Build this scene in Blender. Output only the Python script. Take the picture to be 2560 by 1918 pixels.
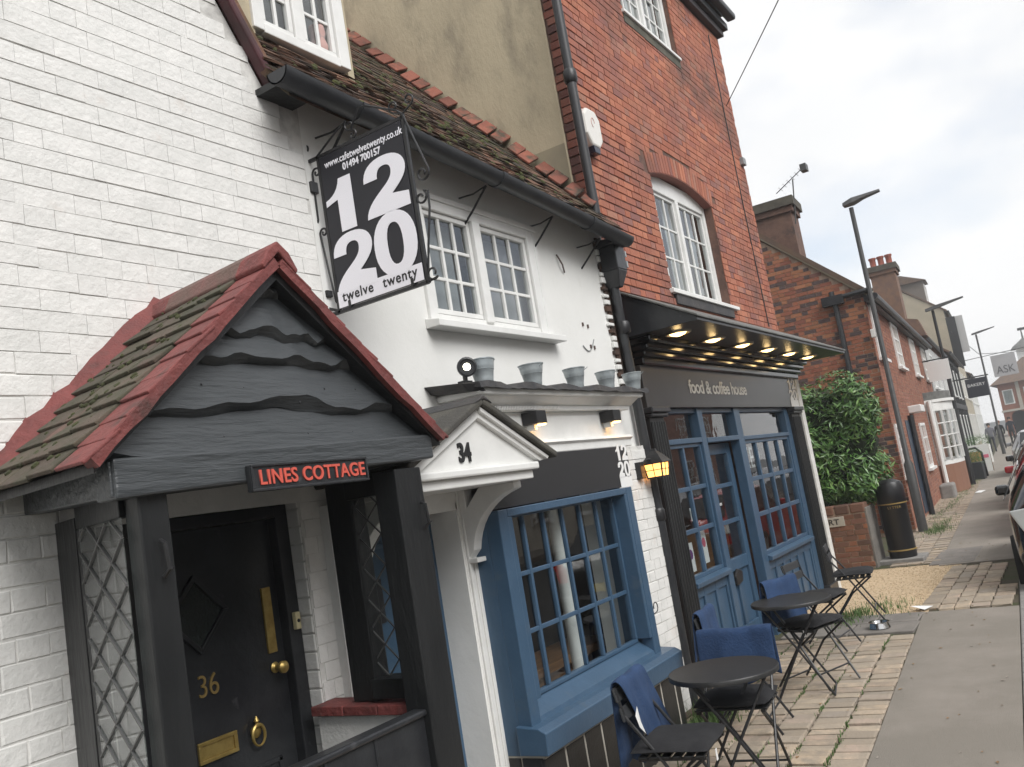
import bpy, bmesh, math, random
from mathutils import Vector, Matrix
from mathutils.geometry import tessellate_polygon
for o in list(bpy.data.objects): bpy.data.objects.remove(o)
SC = bpy.context.scene
COL = SC.collection
R = math.radians
rng = random.Random(11)
H = 1.8
# ---------------------------------------------------------------- camera
cam_d = bpy.data.cameras.new('camera'); cam = bpy.data.objects.new('camera', cam_d); COL.objects.link(cam)
cam_d.sensor_fit = 'HORIZONTAL'; cam_d.sensor_width = 36; cam_d.lens = 31.247
cam_d.clip_start = .05; cam_d.clip_end = 3000
CAMR = [[0.535674, 0.021275, 0.844157], [-0.828291, 0.207722, 0.520371], [-0.164279, -0.977957, 0.128893]]
cam.matrix_world = Matrix([[CAMR[0][0], -CAMR[0][1], -CAMR[0][2], 0], [CAMR[1][0], -CAMR[1][1], -CAMR[1][2], 0], [CAMR[2][0], -CAMR[2][1], -CAMR[2][2], H], [0, 0, 0, 1]])
SC.camera = cam
SC.render.resolution_x = 1024; SC.render.resolution_y = 767
# ---------------------------------------------------------------- world, sun, exposure
SUN_EL, SUN_AZ = R(44), R(200)       # azimuth clockwise from +Y
w = bpy.data.worlds.new('World'); SC.world = w; w.use_nodes = True
nt = w.node_tree; nt.nodes.clear()
def wn(t, **k):
    n = nt.nodes.new(t)
    for a, b in k.items(): setattr(n, a, b)
    return n
sky = wn('ShaderNodeTexSky', sky_type='NISHITA', sun_disc=False, sun_elevation=SUN_EL, sun_rotation=SUN_AZ, air_density=1, dust_density=2.0, ozone_density=1)
tc = wn('ShaderNodeTexCoord'); mp = wn('ShaderNodeMapping'); mp.inputs['Scale'].default_value = (1, 1, 2.2)
mp.inputs['Location'].default_value = (.31, .12, .3)
nz = wn('ShaderNodeTexNoise'); nz.inputs['Scale'].default_value = 2.3; nz.inputs['Detail'].default_value = 6; nz.inputs['Roughness'].default_value = .5
rp = wn('ShaderNodeValToRGB'); rp.color_ramp.elements[0].position = .28; rp.color_ramp.elements[1].position = .50; rp.color_ramp.elements[0].color = (.35, .35, .35, 1)
nz2 = wn('ShaderNodeTexNoise'); nz2.inputs['Scale'].default_value = 1.5; nz2.inputs['Detail'].default_value = 4
rp2 = wn('ShaderNodeValToRGB'); rp2.color_ramp.elements[0].position = .35; rp2.color_ramp.elements[1].position = .62
rp2.color_ramp.elements[0].color = (4.7, 4.76, 4.84, 1); rp2.color_ramp.elements[1].color = (5.4, 5.4, 5.4, 1)
mx = wn('ShaderNodeMixRGB'); bg = wn('ShaderNodeBackground'); bg.inputs[1].default_value = .1
out = wn('ShaderNodeOutputWorld')
L = nt.links.new
L(tc.outputs['Generated'], mp.inputs[0]); L(mp.outputs[0], nz.inputs['Vector']); L(nz.outputs[0], rp.inputs[0])
L(mp.outputs[0], nz2.inputs['Vector']); L(nz2.outputs[0], rp2.inputs[0])
L(rp.outputs[0], mx.inputs[0]); L(sky.outputs[0], mx.inputs[1]); L(rp2.outputs[0], mx.inputs[2]); L(mx.outputs[0], bg.inputs[0]); L(bg.outputs[0], out.inputs[0])
sd = bpy.data.lights.new('sun', 'SUN'); sd.energy = 1.5; sd.angle = R(35); sd.color = (1, .985, .96)
so = bpy.data.objects.new('sun', sd); COL.objects.link(so)
d = Vector((math.sin(SUN_AZ)*math.cos(SUN_EL), math.cos(SUN_AZ)*math.cos(SUN_EL), math.sin(SUN_EL)))
so.rotation_euler = d.to_track_quat('Z', 'Y').to_euler(); so.location = (0, -5, 20)
SC.view_settings.view_transform = 'Standard'; SC.view_settings.look = 'None'; SC.view_settings.gamma = 1
SC.view_settings.exposure = 1.02
SC.render.engine = 'CYCLES'
SC.cycles.max_bounces = 8; SC.cycles.diffuse_bounces = 3; SC.cycles.glossy_bounces = 3; SC.cycles.volume_bounces = 0; SC.cycles.transparent_max_bounces = 10
# ---------------------------------------------------------------- materials
MATS = {}
def M(name, c, c2=None, s=6, lo=.38, hi=.62, rough=.6, bump=0, bs=60, metal=0, rnd=0, ramp=None, c3=None, s3=2, l3=.55, h3=.7, stretch=None, emit=None, es=1, coat=0, spec=.5):
    if name in MATS: return MATS[name]
    m = bpy.data.materials.new(name); m.use_nodes = True; t = m.node_tree; N = t.nodes; Lk = t.links.new
    b = N['Principled BSDF']
    b.inputs['Roughness'].default_value = rough; b.inputs['Metallic'].default_value = metal
    b.inputs['Specular IOR Level'].default_value = spec; b.inputs['Coat Weight'].default_value = coat
    geo = N.new('ShaderNodeNewGeometry'); pos = geo.outputs['Position']
    if stretch:
        mpn = N.new('ShaderNodeMapping'); mpn.inputs['Scale'].default_value = stretch; Lk(pos, mpn.inputs[0]); pos = mpn.outputs[0]
    def noise(sc, det=5, p=pos):
        n = N.new('ShaderNodeTexNoise'); n.inputs['Scale'].default_value = sc; n.inputs['Detail'].default_value = det; n.inputs['Roughness'].default_value = .6
        Lk(p, n.inputs['Vector']); return n.outputs[0]
    def mrange(x, a, bb):
        n = N.new('ShaderNodeMapRange'); n.inputs[1].default_value = a; n.inputs[2].default_value = bb; Lk(x, n.inputs[0]); return n.outputs[0]
    def mix(f, a, bb):
        n = N.new('ShaderNodeMixRGB')
        for i, x in ((0, f), (1, a), (2, bb)):
            if isinstance(x, tuple): n.inputs[i].default_value = (*x, 1)
            elif isinstance(x, (int, float)): n.inputs[i].default_value = x
            else: Lk(x, n.inputs[i])
        return n.outputs[0]
    cur = tuple(c)
    rv = None
    if rnd or ramp:
        oi = N.new('ShaderNodeObjectInfo'); at = N.new('ShaderNodeAttribute'); at.attribute_name = 'rnd'
        ad = N.new('ShaderNodeMath'); ad.operation = 'ADD'; Lk(oi.outputs['Random'], ad.inputs[0]); Lk(at.outputs['Fac'], ad.inputs[1])
        fr = N.new('ShaderNodeMath'); fr.operation = 'FRACT'; Lk(ad.outputs[0], fr.inputs[0]); rv = fr.outputs[0]
    if ramp:
        cr = N.new('ShaderNodeValToRGB'); e = cr.color_ramp.elements
        while len(e) < len(ramp): e.new(.5)
        for k, (p_, cc) in enumerate(ramp): e[k].position = p_; e[k].color = (*cc, 1)
        Lk(rv, cr.inputs[0]); cur = cr.outputs[0]
    if c2: cur = mix(mrange(noise(s), lo, hi), cur, tuple(c2))
    if c3: cur = mix(mrange(noise(s3, 6), l3, h3), cur, tuple(c3))
    if rnd:
        hs = N.new('ShaderNodeHueSaturation'); mr = N.new('ShaderNodeMapRange'); mr.inputs[3].default_value = 1-rnd; mr.inputs[4].default_value = 1+rnd
        sn = N.new('ShaderNodeMath'); sn.operation = 'MULTIPLY'; sn.inputs[1].default_value = 7.31; Lk(rv, sn.inputs[0])
        f2 = N.new('ShaderNodeMath'); f2.operation = 'FRACT'; Lk(sn.outputs[0], f2.inputs[0])
        Lk(f2.outputs[0], mr.inputs[0]); Lk(mr.outputs[0], hs.inputs['Value'])
        if isinstance(cur, tuple): hs.inputs['Color'].default_value = (*cur, 1)
        else: Lk(cur, hs.inputs['Color'])
        cur = hs.outputs[0]
    if isinstance(cur, tuple): b.inputs['Base Color'].default_value = (*cur, 1)
    else: Lk(cur, b.inputs['Base Color'])
    if bump:
        bp = N.new('ShaderNodeBump'); bp.inputs['Strength'].default_value = bump; bp.inputs['Distance'].default_value = .01
        Lk(noise(bs, 4), bp.inputs['Height']); Lk(bp.outputs[0], b.inputs['Normal'])
    if emit:
        b.inputs['Emission Color'].default_value = (*emit, 1); b.inputs['Emission Strength'].default_value = es
    MATS[name] = m; return m
def glass(name, tint=(.86, .9, .9), ior=1.55, rough=.0, bump=0):
    m = bpy.data.materials.new(name); m.use_nodes = True; t = m.node_tree; N = t.nodes; Lk = t.links.new; N.clear()
    o = N.new('ShaderNodeOutputMaterial'); mxs = N.new('ShaderNodeMixShader'); tr = N.new('ShaderNodeBsdfTransparent'); gl = N.new('ShaderNodeBsdfGlossy'); fr = N.new('ShaderNodeFresnel')
    tr.inputs[0].default_value = (*tint, 1); gl.inputs['Roughness'].default_value = rough
    ge = N.new('ShaderNodeNewGeometry'); io = N.new('ShaderNodeMix'); io.inputs[2].default_value = ior; io.inputs[3].default_value = 1/ior; Lk(ge.outputs['Backfacing'], io.inputs[0]); Lk(io.outputs[0], fr.inputs[0]); nn = N.new('ShaderNodeTexNoise'); nn.inputs['Scale'].default_value = 5; bp = N.new('ShaderNodeBump')
    bp.inputs['Strength'].default_value = .06 + bump; bp.inputs['Distance'].default_value = .01
    Lk(ge.outputs['Position'], nn.inputs['Vector']); Lk(nn.outputs[0], bp.inputs['Height']); Lk(bp.outputs[0], gl.inputs['Normal']); Lk(bp.outputs[0], fr.inputs['Normal'])
    mu = N.new('ShaderNodeMath'); mu.operation = 'MULTIPLY_ADD'; mu.inputs[1].default_value = 1.5; mu.inputs[2].default_value = .04; mu.use_clamp = True
    Lk(fr.outputs[0], mu.inputs[0]); Lk(mu.outputs[0], mxs.inputs[0]); Lk(tr.outputs[0], mxs.inputs[1]); Lk(gl.outputs[0], mxs.inputs[2]); Lk(mxs.outputs[0], o.inputs[0])
    MATS[name] = m; return m
GLASS = glass('window_glass'); GLASSD = glass('dark_window_glass', (.5, .54, .55), 1.6)
WHITEP = M('white_gloss_paint', (.78, .78, .76), (.71, .71, .69), s=5, rough=.42, bump=.1, bs=25)
RENDER = M('white_render', (.79, .79, .77), (.74, .74, .715), s=1.6, rough=.8, bump=.25, bs=14, c3=(.66, .655, .62), s3=3.5, l3=.6, h3=.78)
WBRICK = M('white_painted_brick', (.77, .76, .735), (.71, .705, .68), s=9, rough=.75, bump=.5, bs=35, rnd=.035, c3=(.66, .60, .55), s3=5, l3=.62, h3=.78)
WJOINT = M('painted_mortar', (.71, .70, .67), (.46, .45, .43), s=6, lo=.44, hi=.64, rough=.85, bump=.4, bs=30)
BLACKP = M('black_gloss_paint', (.020, .021, .024), (.030, .032, .035), s=6, rough=.33, bump=.25, bs=30, c3=(.06, .062, .065), s3=14, l3=.66, h3=.75)
BLACKT = M('black_timber_paint', (.009, .010, .011), (.016, .017, .018), s=5, rough=.42, bump=.5, bs=22, stretch=(1, 1, .25))
BOARD = M('black_board_paint', (.048, .053, .057), (.062, .068, .073), s=5, rough=.4, bump=.9, bs=30, stretch=(.15, 1, 1), c3=(.065, .068, .07), s3=12, l3=.68, h3=.76)
BLACKM = M('black_iron', (.012, .012, .013), (.02, .02, .022), s=12, rough=.38, bump=.15, bs=60)
GUTTER = M('black_gutter', (.020, .022, .026), (.030, .032, .036), s=4, rough=.4, bump=.1)
BLUEP = M('blue_paint', (.050, .098, .162), (.043, .087, .146), s=4, rough=.36, bump=.25, bs=22, c3=(.07, .105, .145), s3=6, l3=.62, h3=.78)
NAVY = M('navy_paint', (.016, .030, .055), rough=.4)
REDP = M('red_painted_tile', (.205, .052, .047), (.15, .042, .039), s=9, rough=.7, bump=.9, bs=30, rnd=.12, c3=(.075, .04, .034), s3=7, l3=.56, h3=.72)
PTILE = M('porch_clay_tile', (.095, .072, .055), (.065, .062, .040), s=7, rough=.9, bump=.9, bs=40, rnd=.25, c3=(.14, .08, .065), s3=5, l3=.6, h3=.72)
RTILE = M('old_roof_tile', (.06, .04, .03), ramp=[(0, (.045, .034, .028)), (.35, (.075, .045, .032)), (.6, (.13, .065, .04)), (.8, (.055, .045, .034)), (1, (.20, .10, .062))], c2=(.05, .05, .022), s=2.3, lo=.5, hi=.68, rough=.9, bump=.8, bs=45, rnd=.25, c3=(.02, .018, .016), s3=6, l3=.55, h3=.7)
VTILE = M('red_fillet_tile', (.25, .085, .055), (.19, .065, .045), s=9, rough=.85, bump=.6, bs=40, rnd=.3, c3=(.06, .05, .035), s3=5, l3=.5, h3=.65)
BRED = M('red_brick', (.4, .12, .06), ramp=[(0, (.35, .115, .070)), (.3, (.42, .150, .088)), (.55, (.455, .178, .105)), (.75, (.33, .118, .082)), (.88, (.25, .112, .098)), (1, (.43, .21, .14))], c2=(.29, .112, .083), s=2, lo=.45, hi=.7, rough=.88, bump=.55, bs=50, rnd=.10, c3=(.13, .075, .062), s3=.9, l3=.52, h3=.72)
BVAR = M('dark_header_brick', (.3, .1, .06), ramp=[(0, (.33, .125, .07)), (.32, (.27, .095, .06)), (.40, (.10, .065, .06)), (.64, (.085, .06, .058)), (.72, (.31, .12, .065)), (1, (.38, .165, .085))], rough=.85, bump=.5, bs=50, rnd=.12)
MORTR = M('red_wall_mortar', (.17, .095, .072), (.11, .065, .052), s=9, rough=.95, bump=.3)
MORTL = M('pale_mortar', (.42, .32, .24), (.30, .22, .17), s=9, rough=.95, bump=.3)
BEIGE = M('beige_stained_render', (.52, .45, .315), (.43, .37, .26), s=1.5, rough=.9, bump=.5, bs=30, c3=(.30, .26, .19), s3=3, l3=.52, h3=.72, stretch=(1, 1, .45))
LEAD = M('lead_sheet', (.030, .030, .033), (.055, .05, .048), s=8, rough=.55, bump=.4, bs=30)
SLATE = M('weathered_felt', (.055, .052, .047), (.085, .08, .066), s=7, rough=.8, bump=.5)
GALV = M('galvanised_steel', (.42, .46, .47), (.33, .37, .39), s=14, rough=.42, metal=.35, bump=.1)
STEEL = M('polished_steel', (.6, .6, .6), rough=.18, metal=1)
BRASS = M('brass', (.52, .38, .13), (.40, .28, .09), s=20, rough=.38, metal=.7)
GOLD = M('gold_paint', (.36, .25, .09), rough=.5, metal=.4)
CREAM = M('cream_plastic', (.62, .55, .33), rough=.5)
CUSH = M('black_cushion_fabric', (.012, .012, .014), (.02, .02, .022), s=12, rough=.95, bump=.4, bs=120)
BLANK = M('blue_fleece', (.024, .056, .135), (.016, .040, .10), s=7, rough=.95, bump=.5, bs=70)
WOODC = M('oak_counter', (.27, .14, .06), (.18, .09, .04), s=5, rough=.4, stretch=(1, 6, 6))
DARKIN = M('dark_interior', (.035, .032, .03), rough=.9)
GREYIN = M('grey_blind', (.30, .31, .31), (.26, .27, .275), s=4, rough=.9)
CURT = M('pale_curtain', (.66, .67, .66), (.58, .59, .58), s=9, rough=.9, stretch=(6, 6, .4))
SIGNK = M('sign_black', (.010, .010, .016), rough=.35)
SIGNW = M('sign_white', (.86, .85, .90), rough=.45)
PRINTW = M('white_print', (.80, .80, .79), rough=.5)
PRINTG = M('grey_print', (.46, .46, .44), rough=.5)
PRINTR = M('red_letter_paint', (.60, .10, .07), rough=.5)
PRINTK = M('black_print', (.012, .012, .013), rough=.5)
MAROON = M('maroon_paint', (.085, .022, .028), (.05, .018, .02), s=6, rough=.45)
ASPH = M('road_asphalt', (.055, .055, .055), (.045, .045, .044), s=3, rough=.95, bump=.5, bs=160)
TARM = M('path_tarmac', (.265, .238, .203), (.215, .194, .166), s=240, lo=.42, hi=.6, rough=.95, bump=.8, bs=170, c3=(.31, .275, .24), s3=1.3, l3=.45, h3=.72)
PAVER = M('sand_paver', (.3, .23, .16), ramp=[(0, (.30, .25, .195)), (.25, (.40, .33, .25)), (.5, (.46, .36, .26)), (.7, (.32, .28, .235)), (.85, (.40, .30, .235)), (1, (.47, .37, .275))], c2=(.31, .26, .205), s=8, rough=.95, bump=.6, bs=50, rnd=.13)
SOIL = M('mossy_joint_soil', (.075, .06, .042), (.05, .058, .022), s=3, rough=1, bump=.6, bs=60)
SLAB = M('grey_stone_slab', (.22, .20, .18), (.175, .16, .145), s=5, rough=.9, bump=.4)
GRAV = M('tan_gravel', (.50, .38, .25), (.40, .30, .19), s=30, rough=.95, bump=.5, rnd=.2)
KERB = M('concrete_kerb', (.26, .25, .235), (.21, .20, .19), s=8, rough=.9, bump=.4)
LEAF = M('laurel_leaf', (.03, .09, .02), ramp=[(0, (.035, .09, .022)), (.4, (.065, .15, .034)), (.8, (.12, .235, .06)), (1, (.19, .30, .09))], rough=.32, rnd=.25)
LEAFB = M('box_leaf', (.05, .13, .03), ramp=[(0, (.045, .12, .03)), (1, (.11, .21, .06))], rough=.55, rnd=.2)
GRASS = M('grass_blade', (.05, .13, .025), ramp=[(0, (.06, .12, .03)), (1, (.12, .2, .06))], rough=.7, rnd=.2)
BARK = M('bark', (.08, .06, .045), rough=.95, bump=.6)
LAMPG = M('grey_lamp_metal', (.085, .085, .084), (.07, .07, .07), s=8, rough=.45, metal=.3)
CARK = M('black_car_paint', (.006, .006, .008), rough=.15, coat=.6)
CARR = M('red_car_paint', (.42, .012, .018), rough=.2, coat=.6)
CARW = M('silver_car_paint', (.42, .43, .45), rough=.25, coat=.5, metal=.3)
RUBB = M('tyre_rubber', (.015, .015, .015), rough=.85)
RIM = M('alloy_rim', (.4, .4, .41), rough=.3, metal=.9)
TAILR = M('red_lamp_lens', (.45, .01, .01), rough=.15, coat=.5)
LENS = M('clear_lamp_lens', (.45, .47, .46), rough=.12, coat=.5)
WARM = M('warm_lamp_glow', (1, .75, .4), emit=(1, .62, .22), es=3)
WARMD = M('downlight_glow', (1, .8, .5), emit=(1, .66, .26), es=3.0)
REFL = M('downlight_reflector', (.55, .50, .42), rough=.3, metal=.6)
SPOTL = M('cool_lamp_glow', (1, 1, .9), emit=(1, .95, .75), es=6)
AMBER = M('amber_lantern_glass', (.9, .55, .2), emit=(1, .42, .10), es=1.6)
# ---------------------------------------------------------------- helpers
class MB:
    def __init__(s): s.v = []; s.f = []; s.m = []; s.r = []; s.mi = 0; s.rv = 0.
    def _a(s, vs, fs):
        b = len(s.v); s.v += [tuple(p) for p in vs]
        for f in fs: s.f.append([b+i for i in f]); s.m.append(s.mi); s.r.append(s.rv)
        return s
    def box(s, x0, x1, y0, y1, z0, z1, rv=None):
        if rv is not None: s.rv = rv
        return s._a([(x0, y0, z0), (x1, y0, z0), (x1, y1, z0), (x0, y1, z0), (x0, y0, z1), (x1, y0, z1), (x1, y1, z1), (x0, y1, z1)], [(0, 3, 2, 1), (4, 5, 6, 7), (0, 1, 5, 4), (1, 2, 6, 5), (2, 3, 7, 6), (3, 0, 4, 7)])
    def quad(s, *p): return s._a(p, [tuple(range(len(p)))])
    def prism(s, poly, vec):
        n = len(poly); vec = Vector(vec)
        return s._a([Vector(p) for p in poly]+[Vector(p)+vec for p in poly], [tuple(range(n))[::-1], tuple(range(n, 2*n))]+[(i, (i+1) % n, n+(i+1) % n, n+i) for i in range(n)])
    def bar(s, a, b, w, h=None, up=(0, 0, 1)):
        a = Vector(a); b = Vector(b); h = h or w; t = (b-a).normalized(); u = Vector(up)
        if abs(t.dot(u)) > .95: u = Vector((0, 1, 0))
        r_ = t.cross(u).normalized(); u = r_.cross(t)
        P = [(-w/2, -h/2), (w/2, -h/2), (w/2, h/2), (-w/2, h/2)]
        return s.prism([a+r_*i+u*j for i, j in P], b-a)
    def tube(s, pts, r, n=8, closed=False):
        pts = [Vector(p) for p in pts]; k = len(pts); rr = r if isinstance(r, (list, tuple)) else [r]*k
        rings = []; ref = None
        for i, p in enumerate(pts):
            t = (pts[min(i+1, k-1)]-pts[max(i-1, 0)]).normalized()
            if ref is None: ref = Vector((0, 0, 1)) if abs(t.z) < .9 else Vector((1, 0, 0))
            a = (ref-t*ref.dot(t)).normalized(); ref = a; b = t.cross(a)
            rings.append([p+(a*math.cos(2*math.pi*j/n)+b*math.sin(2*math.pi*j/n))*rr[i] for j in range(n)])
        vs = [q for ring in rings for q in ring]
        fs = [(i*n+j, i*n+(j+1) % n, (i+1)*n+(j+1) % n, (i+1)*n+j) for i in range(k-1) for j in range(n)]
        fs += [tuple(range(n))[::-1], tuple(range((k-1)*n, k*n))]
        return s._a(vs, fs)
    def lathe(s, prof, c, n=20, mat=None, cap=True):
        c = Vector(c); vs = []; k = len(prof)
        for r_, z in prof:
            for j in range(n):
                p = Vector((r_*math.cos(2*math.pi*j/n), r_*math.sin(2*math.pi*j/n), z)); vs.append(c+(mat @ p if mat else p))
        fs = [(i*n+j, i*n+(j+1) % n, (i+1)*n+(j+1) % n, (i+1)*n+j) for i in range(k-1) for j in range(n)]
        if cap: fs += [tuple(range(n))[::-1], tuple(range((k-1)*n, k*n))]
        return s._a(vs, fs)
    def loft(s, rings, cap=True):
        n = len(rings[0]); k = len(rings)
        fs = [(i*n+j, i*n+(j+1) % n, (i+1)*n+(j+1) % n, (i+1)*n+j) for i in range(k-1) for j in range(n)]
        if cap: fs += [tuple(range(n))[::-1], tuple(range((k-1)*n, k*n))]
        return s._a([p for r_ in rings for p in r_], fs)
    def build(s, name, mat, parent=None, bevel=0, smooth=False, local=False, segs=2):
        me = bpy.data.meshes.new(name)
        off = Vector((0, 0, 0))
        if parent is not None and not local: off = wloc(parent)
        me.from_pydata([Vector(p)-off for p in s.v], [], s.f)
        mats = mat if isinstance(mat, (list, tuple)) else [mat]
        for m_ in mats: me.materials.append(m_)
        if len(mats) > 1: me.polygons.foreach_set('material_index', s.m)
        if any(s.r):
            at = me.attributes.new('rnd', 'FLOAT', 'FACE'); at.data.foreach_set('value', s.r)
        bm = bmesh.new(); bm.from_mesh(me); bmesh.ops.recalc_face_normals(bm, faces=bm.faces); bm.to_mesh(me); bm.free()
        if smooth:
            me.polygons.foreach_set('use_smooth', [True]*len(me.polygons))
            me.set_sharp_from_angle(angle=R(40))
        return link(name, me, parent, bevel, segs)
def wloc(o):
    p = Vector(o.location)
    while o.parent: o = o.parent; p = p+Vector(o.location)
    return p
def link(name, me, parent=None, bevel=0, segs=2):
    o = bpy.data.objects.new(name, me); COL.objects.link(o)
    if parent is not None: o.parent = parent
    if bevel:
        b = o.modifiers.new('bevel', 'BEVEL'); b.width = bevel; b.segments = segs; b.limit_method = 'ANGLE'; b.angle_limit = R(40)
        b.harden_normals = False
    return o
def tag(o, label, cat, group=None):
    o['label'] = label; o['category'] = cat
    if group: o['group'] = group
    return o
def struct(o): o['kind'] = 'structure'; return o
def stuff(o): o['kind'] = 'stuff'; return o
def thing(name, label, cat, loc=(0, 0, 0), group=None):
    o = bpy.data.objects.new(name, None); COL.objects.link(o); o.location = loc; o.empty_display_size = .1
    return tag(o, label, cat, group)
def bx(name, mat, parent, x0, x1, y0, y1, z0, z1, bevel=0): return MB().box(x0, x1, y0, y1, z0, z1).build(name, mat, parent, bevel)
def copy_tree(o, parent=None):
    c = o.copy(); COL.objects.link(c); c.parent = parent
    for ch in list(o.children): copy_tree(ch, c)
    return c
def wall_cells(mb, u0, u1, v0, v1, holes, put):
    us = sorted({u0, u1, *[h[0] for h in holes], *[h[1] for h in holes]}); vs = sorted({v0, v1, *[h[2] for h in holes], *[h[3] for h in holes]})
    us = [u for u in us if u0 <= u <= u1]; vs = [v for v in vs if v0 <= v <= v1]
    for i in range(len(us)-1):
        j = 0
        while j < len(vs)-1:
            cu = (us[i]+us[i+1])/2
            def inh(jj): cv = (vs[jj]+vs[jj+1])/2; return any(h[0] < cu < h[1] and h[2] < cv < h[3] for h in holes)
            if inh(j): j += 1; continue
            k = j
            while k+1 < len(vs)-1 and not inh(k+1): k += 1
            put(us[i], us[i+1], vs[j], vs[k+1]); j = k+1
def ywall(name, mat, parent, x0, x1, z0, z1, y0, y1, holes=()):
    mb = MB(); wall_cells(mb, x0, x1, z0, z1, list(holes), lambda a, b, c, d_: mb.box(a, b, y0, y1, c, d_)); return mb.build(name, mat, parent)
CAMP = Vector((0, 0, H))
_bm = []
def brick_mesh(mat):
    key = mat.name
    for k, l in _bm:
        if k == key: return l
    l = []
    for q in range(4):
        r2 = random.Random(q); e = .05
        me = bpy.data.meshes.new('brick')
        j = lambda a: a+r2.uniform(-.02, .02)
        v = [(j(e*.5), j(0), j(e)), (j(1-e*.5), j(0), j(e)), (j(1-e*.5), j(0), j(1-e)), (j(e*.5), j(0), j(1-e)), (0, .35, 0), (1, .35, 0), (1, .35, 1), (0, .35, 1), (0, 1, 0), (1, 1, 0), (1, 1, 1), (0, 1, 1)]
        f = [(0, 1, 2, 3), (0, 4, 5, 1), (1, 5, 6, 2), (2, 6, 7, 3), (3, 7, 4, 0), (4, 8, 9, 5), (5, 9, 10, 6), (6, 10, 11, 7), (7, 11, 8, 4)]
        me.from_pydata(v, [], f); me.materials.append(mat); l.append(me)
    _bm.append((key, l)); return l
def lay(parent, mat, u0, u1, v0, v1, w, axis='y', holes=(), inside=None, dep=.014, course=.075, st=.215, hd=.1025, j=.010, maxobj=300, jit=.003, name='brick', seed=1, wave=0, jv=None):
    """courses of bricks on a wall facing -Y (axis y, u = x) or -X (axis x, u = y); w is the wall face"""
    r2 = random.Random(seed); L_ = []; k = 0; v = v0
    while v < v1-.02:
        h = course-j+r2.uniform(-jit, jit); u = u0-((k % 2)*(st+hd)/2+r2.uniform(0, .03)); q = 0
        while u < u1:
            l = (st if q % 2 == 0 else hd)*(1+r2.uniform(-.04, .04)); q += 1
            a, b = max(u, u0), min(u+l, u1); u += l+(j*.9 if jv is None else jv)
            if b-a < .03: continue
            c, d_ = v+r2.uniform(-jit, jit)*.6, min(v+h+r2.uniform(-jit, jit)*.6, v1)
            if inside and not inside((a+b)/2, (c+d_)/2): continue
            ok = True
            for hh in holes:
                if hh[2]-.02 < (c+d_)/2 < hh[3]+.02 and a < hh[1] and b > hh[0]:
                    if a < hh[0]-.03: b = hh[0]
                    elif b > hh[1]+.03: a = hh[1]
                    else: ok = False
            if not ok or b-a < .03: continue
            L_.append((a, b, c, d_, r2.random()))
        v += course; k += 1
    def dist(t): p = Vector(((t[0]+t[1])/2, w, (t[2]+t[3])/2) if axis == 'y' else (w, (t[0]+t[1])/2, (t[2]+t[3])/2)); return (p-CAMP).length
    L_.sort(key=dist); off = wloc(parent); ms = brick_mesh(mat)
    mb = MB()
    for i, (a, b, c, d_, rv) in enumerate(L_):
        pr = dep+r2.uniform(-.25, .25)*dep; wv = wave*(math.sin((a+b)*.8+c*2.3)+.5*math.sin((a+b)*2.1+c*5))
        if i < maxobj:
            o = bpy.data.objects.new(name, ms[r2.randrange(4)]); COL.objects.link(o); o.parent = parent
            if axis == 'y': o.location = Vector((a, w-pr, c+wv))-off
            else: o.location = Vector((w-pr, b, c+wv))-off; o.rotation_euler.z = -math.pi/2
            o.rotation_euler.y = r2.uniform(-.006, .006)
            o.scale = (b-a, pr+.01, d_-c)
        else:
            if axis == 'y': mb.box(a, b, w-pr, w+.005, c+wv, d_+wv, rv)
            else: mb.box(w-pr, w+.005, a, b, c+wv, d_+wv, rv)
    if mb.v: stuff(mb.build(name+'_courses', mat, parent))
def textmesh(name, body, size, origin, U, V, mat, parent, ext=.002, bold=0, sx=1, shear=0, align='LEFT', space=1):
    cu = bpy.data.curves.new(name, 'FONT'); cu.body = body; cu.size = size; cu.extrude = ext; cu.offset = bold; cu.shear = shear; cu.align_x = align; cu.space_character = space
    ob = bpy.data.objects.new(name, cu); COL.objects.link(ob)
    dg = bpy.context.evaluated_depsgraph_get(); me = bpy.data.meshes.new_from_object(ob.evaluated_get(dg)); bpy.data.objects.remove(ob)
    U = Vector(U); V = Vector(V); W = U.cross(V); off = wloc(parent) if parent else Vector()
    for v in me.vertices: v.co = Vector(origin)+U*v.co.x*sx+V*v.co.y+W*v.co.z-off
    me.materials.clear(); me.materials.append(mat); me.name = name
    return link(name, me, parent)
def flatpoly(mb, outline, holes, origin, U, V, ext=.002):
    """extruded 2D outline with holes"""
    U = Vector(U); V = Vector(V); W = U.cross(V); o = Vector(origin)
    loops = [outline]+list(holes); P = [[Vector((a, b, 0)) for a, b in l] for l in loops]
    tris = tessellate_polygon(P); flat = [p for l in loops for p in l]; n = len(flat)
    vs = [o+U*a+V*b+W*ext for a, b in flat]+[o+U*a+V*b for a, b in flat]
    fs = [tuple(t) for t in tris]; k = 0
    for l in loops:
        m_ = len(l); fs += [(k+i, k+(i+1) % m_, n+k+(i+1) % m_, n+k+i) for i in range(m_)]; k += m_
    mb._a(vs, fs)
def bez(p0, p1, p2, p3, n=8): return [((1-t)**3*p0[0]+3*(1-t)**2*t*p1[0]+3*(1-t)*t*t*p2[0]+t**3*p3[0], (1-t)**3*p0[1]+3*(1-t)**2*t*p1[1]+3*(1-t)*t*t*p2[1]+t**3*p3[1]) for t in [i/n for i in range(n)]]
def ell(cx, cy, rx, ry, n=28, pw=1.0):
    r_ = []
    for i in range(n):
        a = 2*math.pi*i/n; c, s_ = math.cos(a), math.sin(a)
        r_.append((cx+rx*math.copysign(abs(c)**pw, c), cy+ry*math.copysign(abs(s_)**pw, s_)))
    return r_
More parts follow.
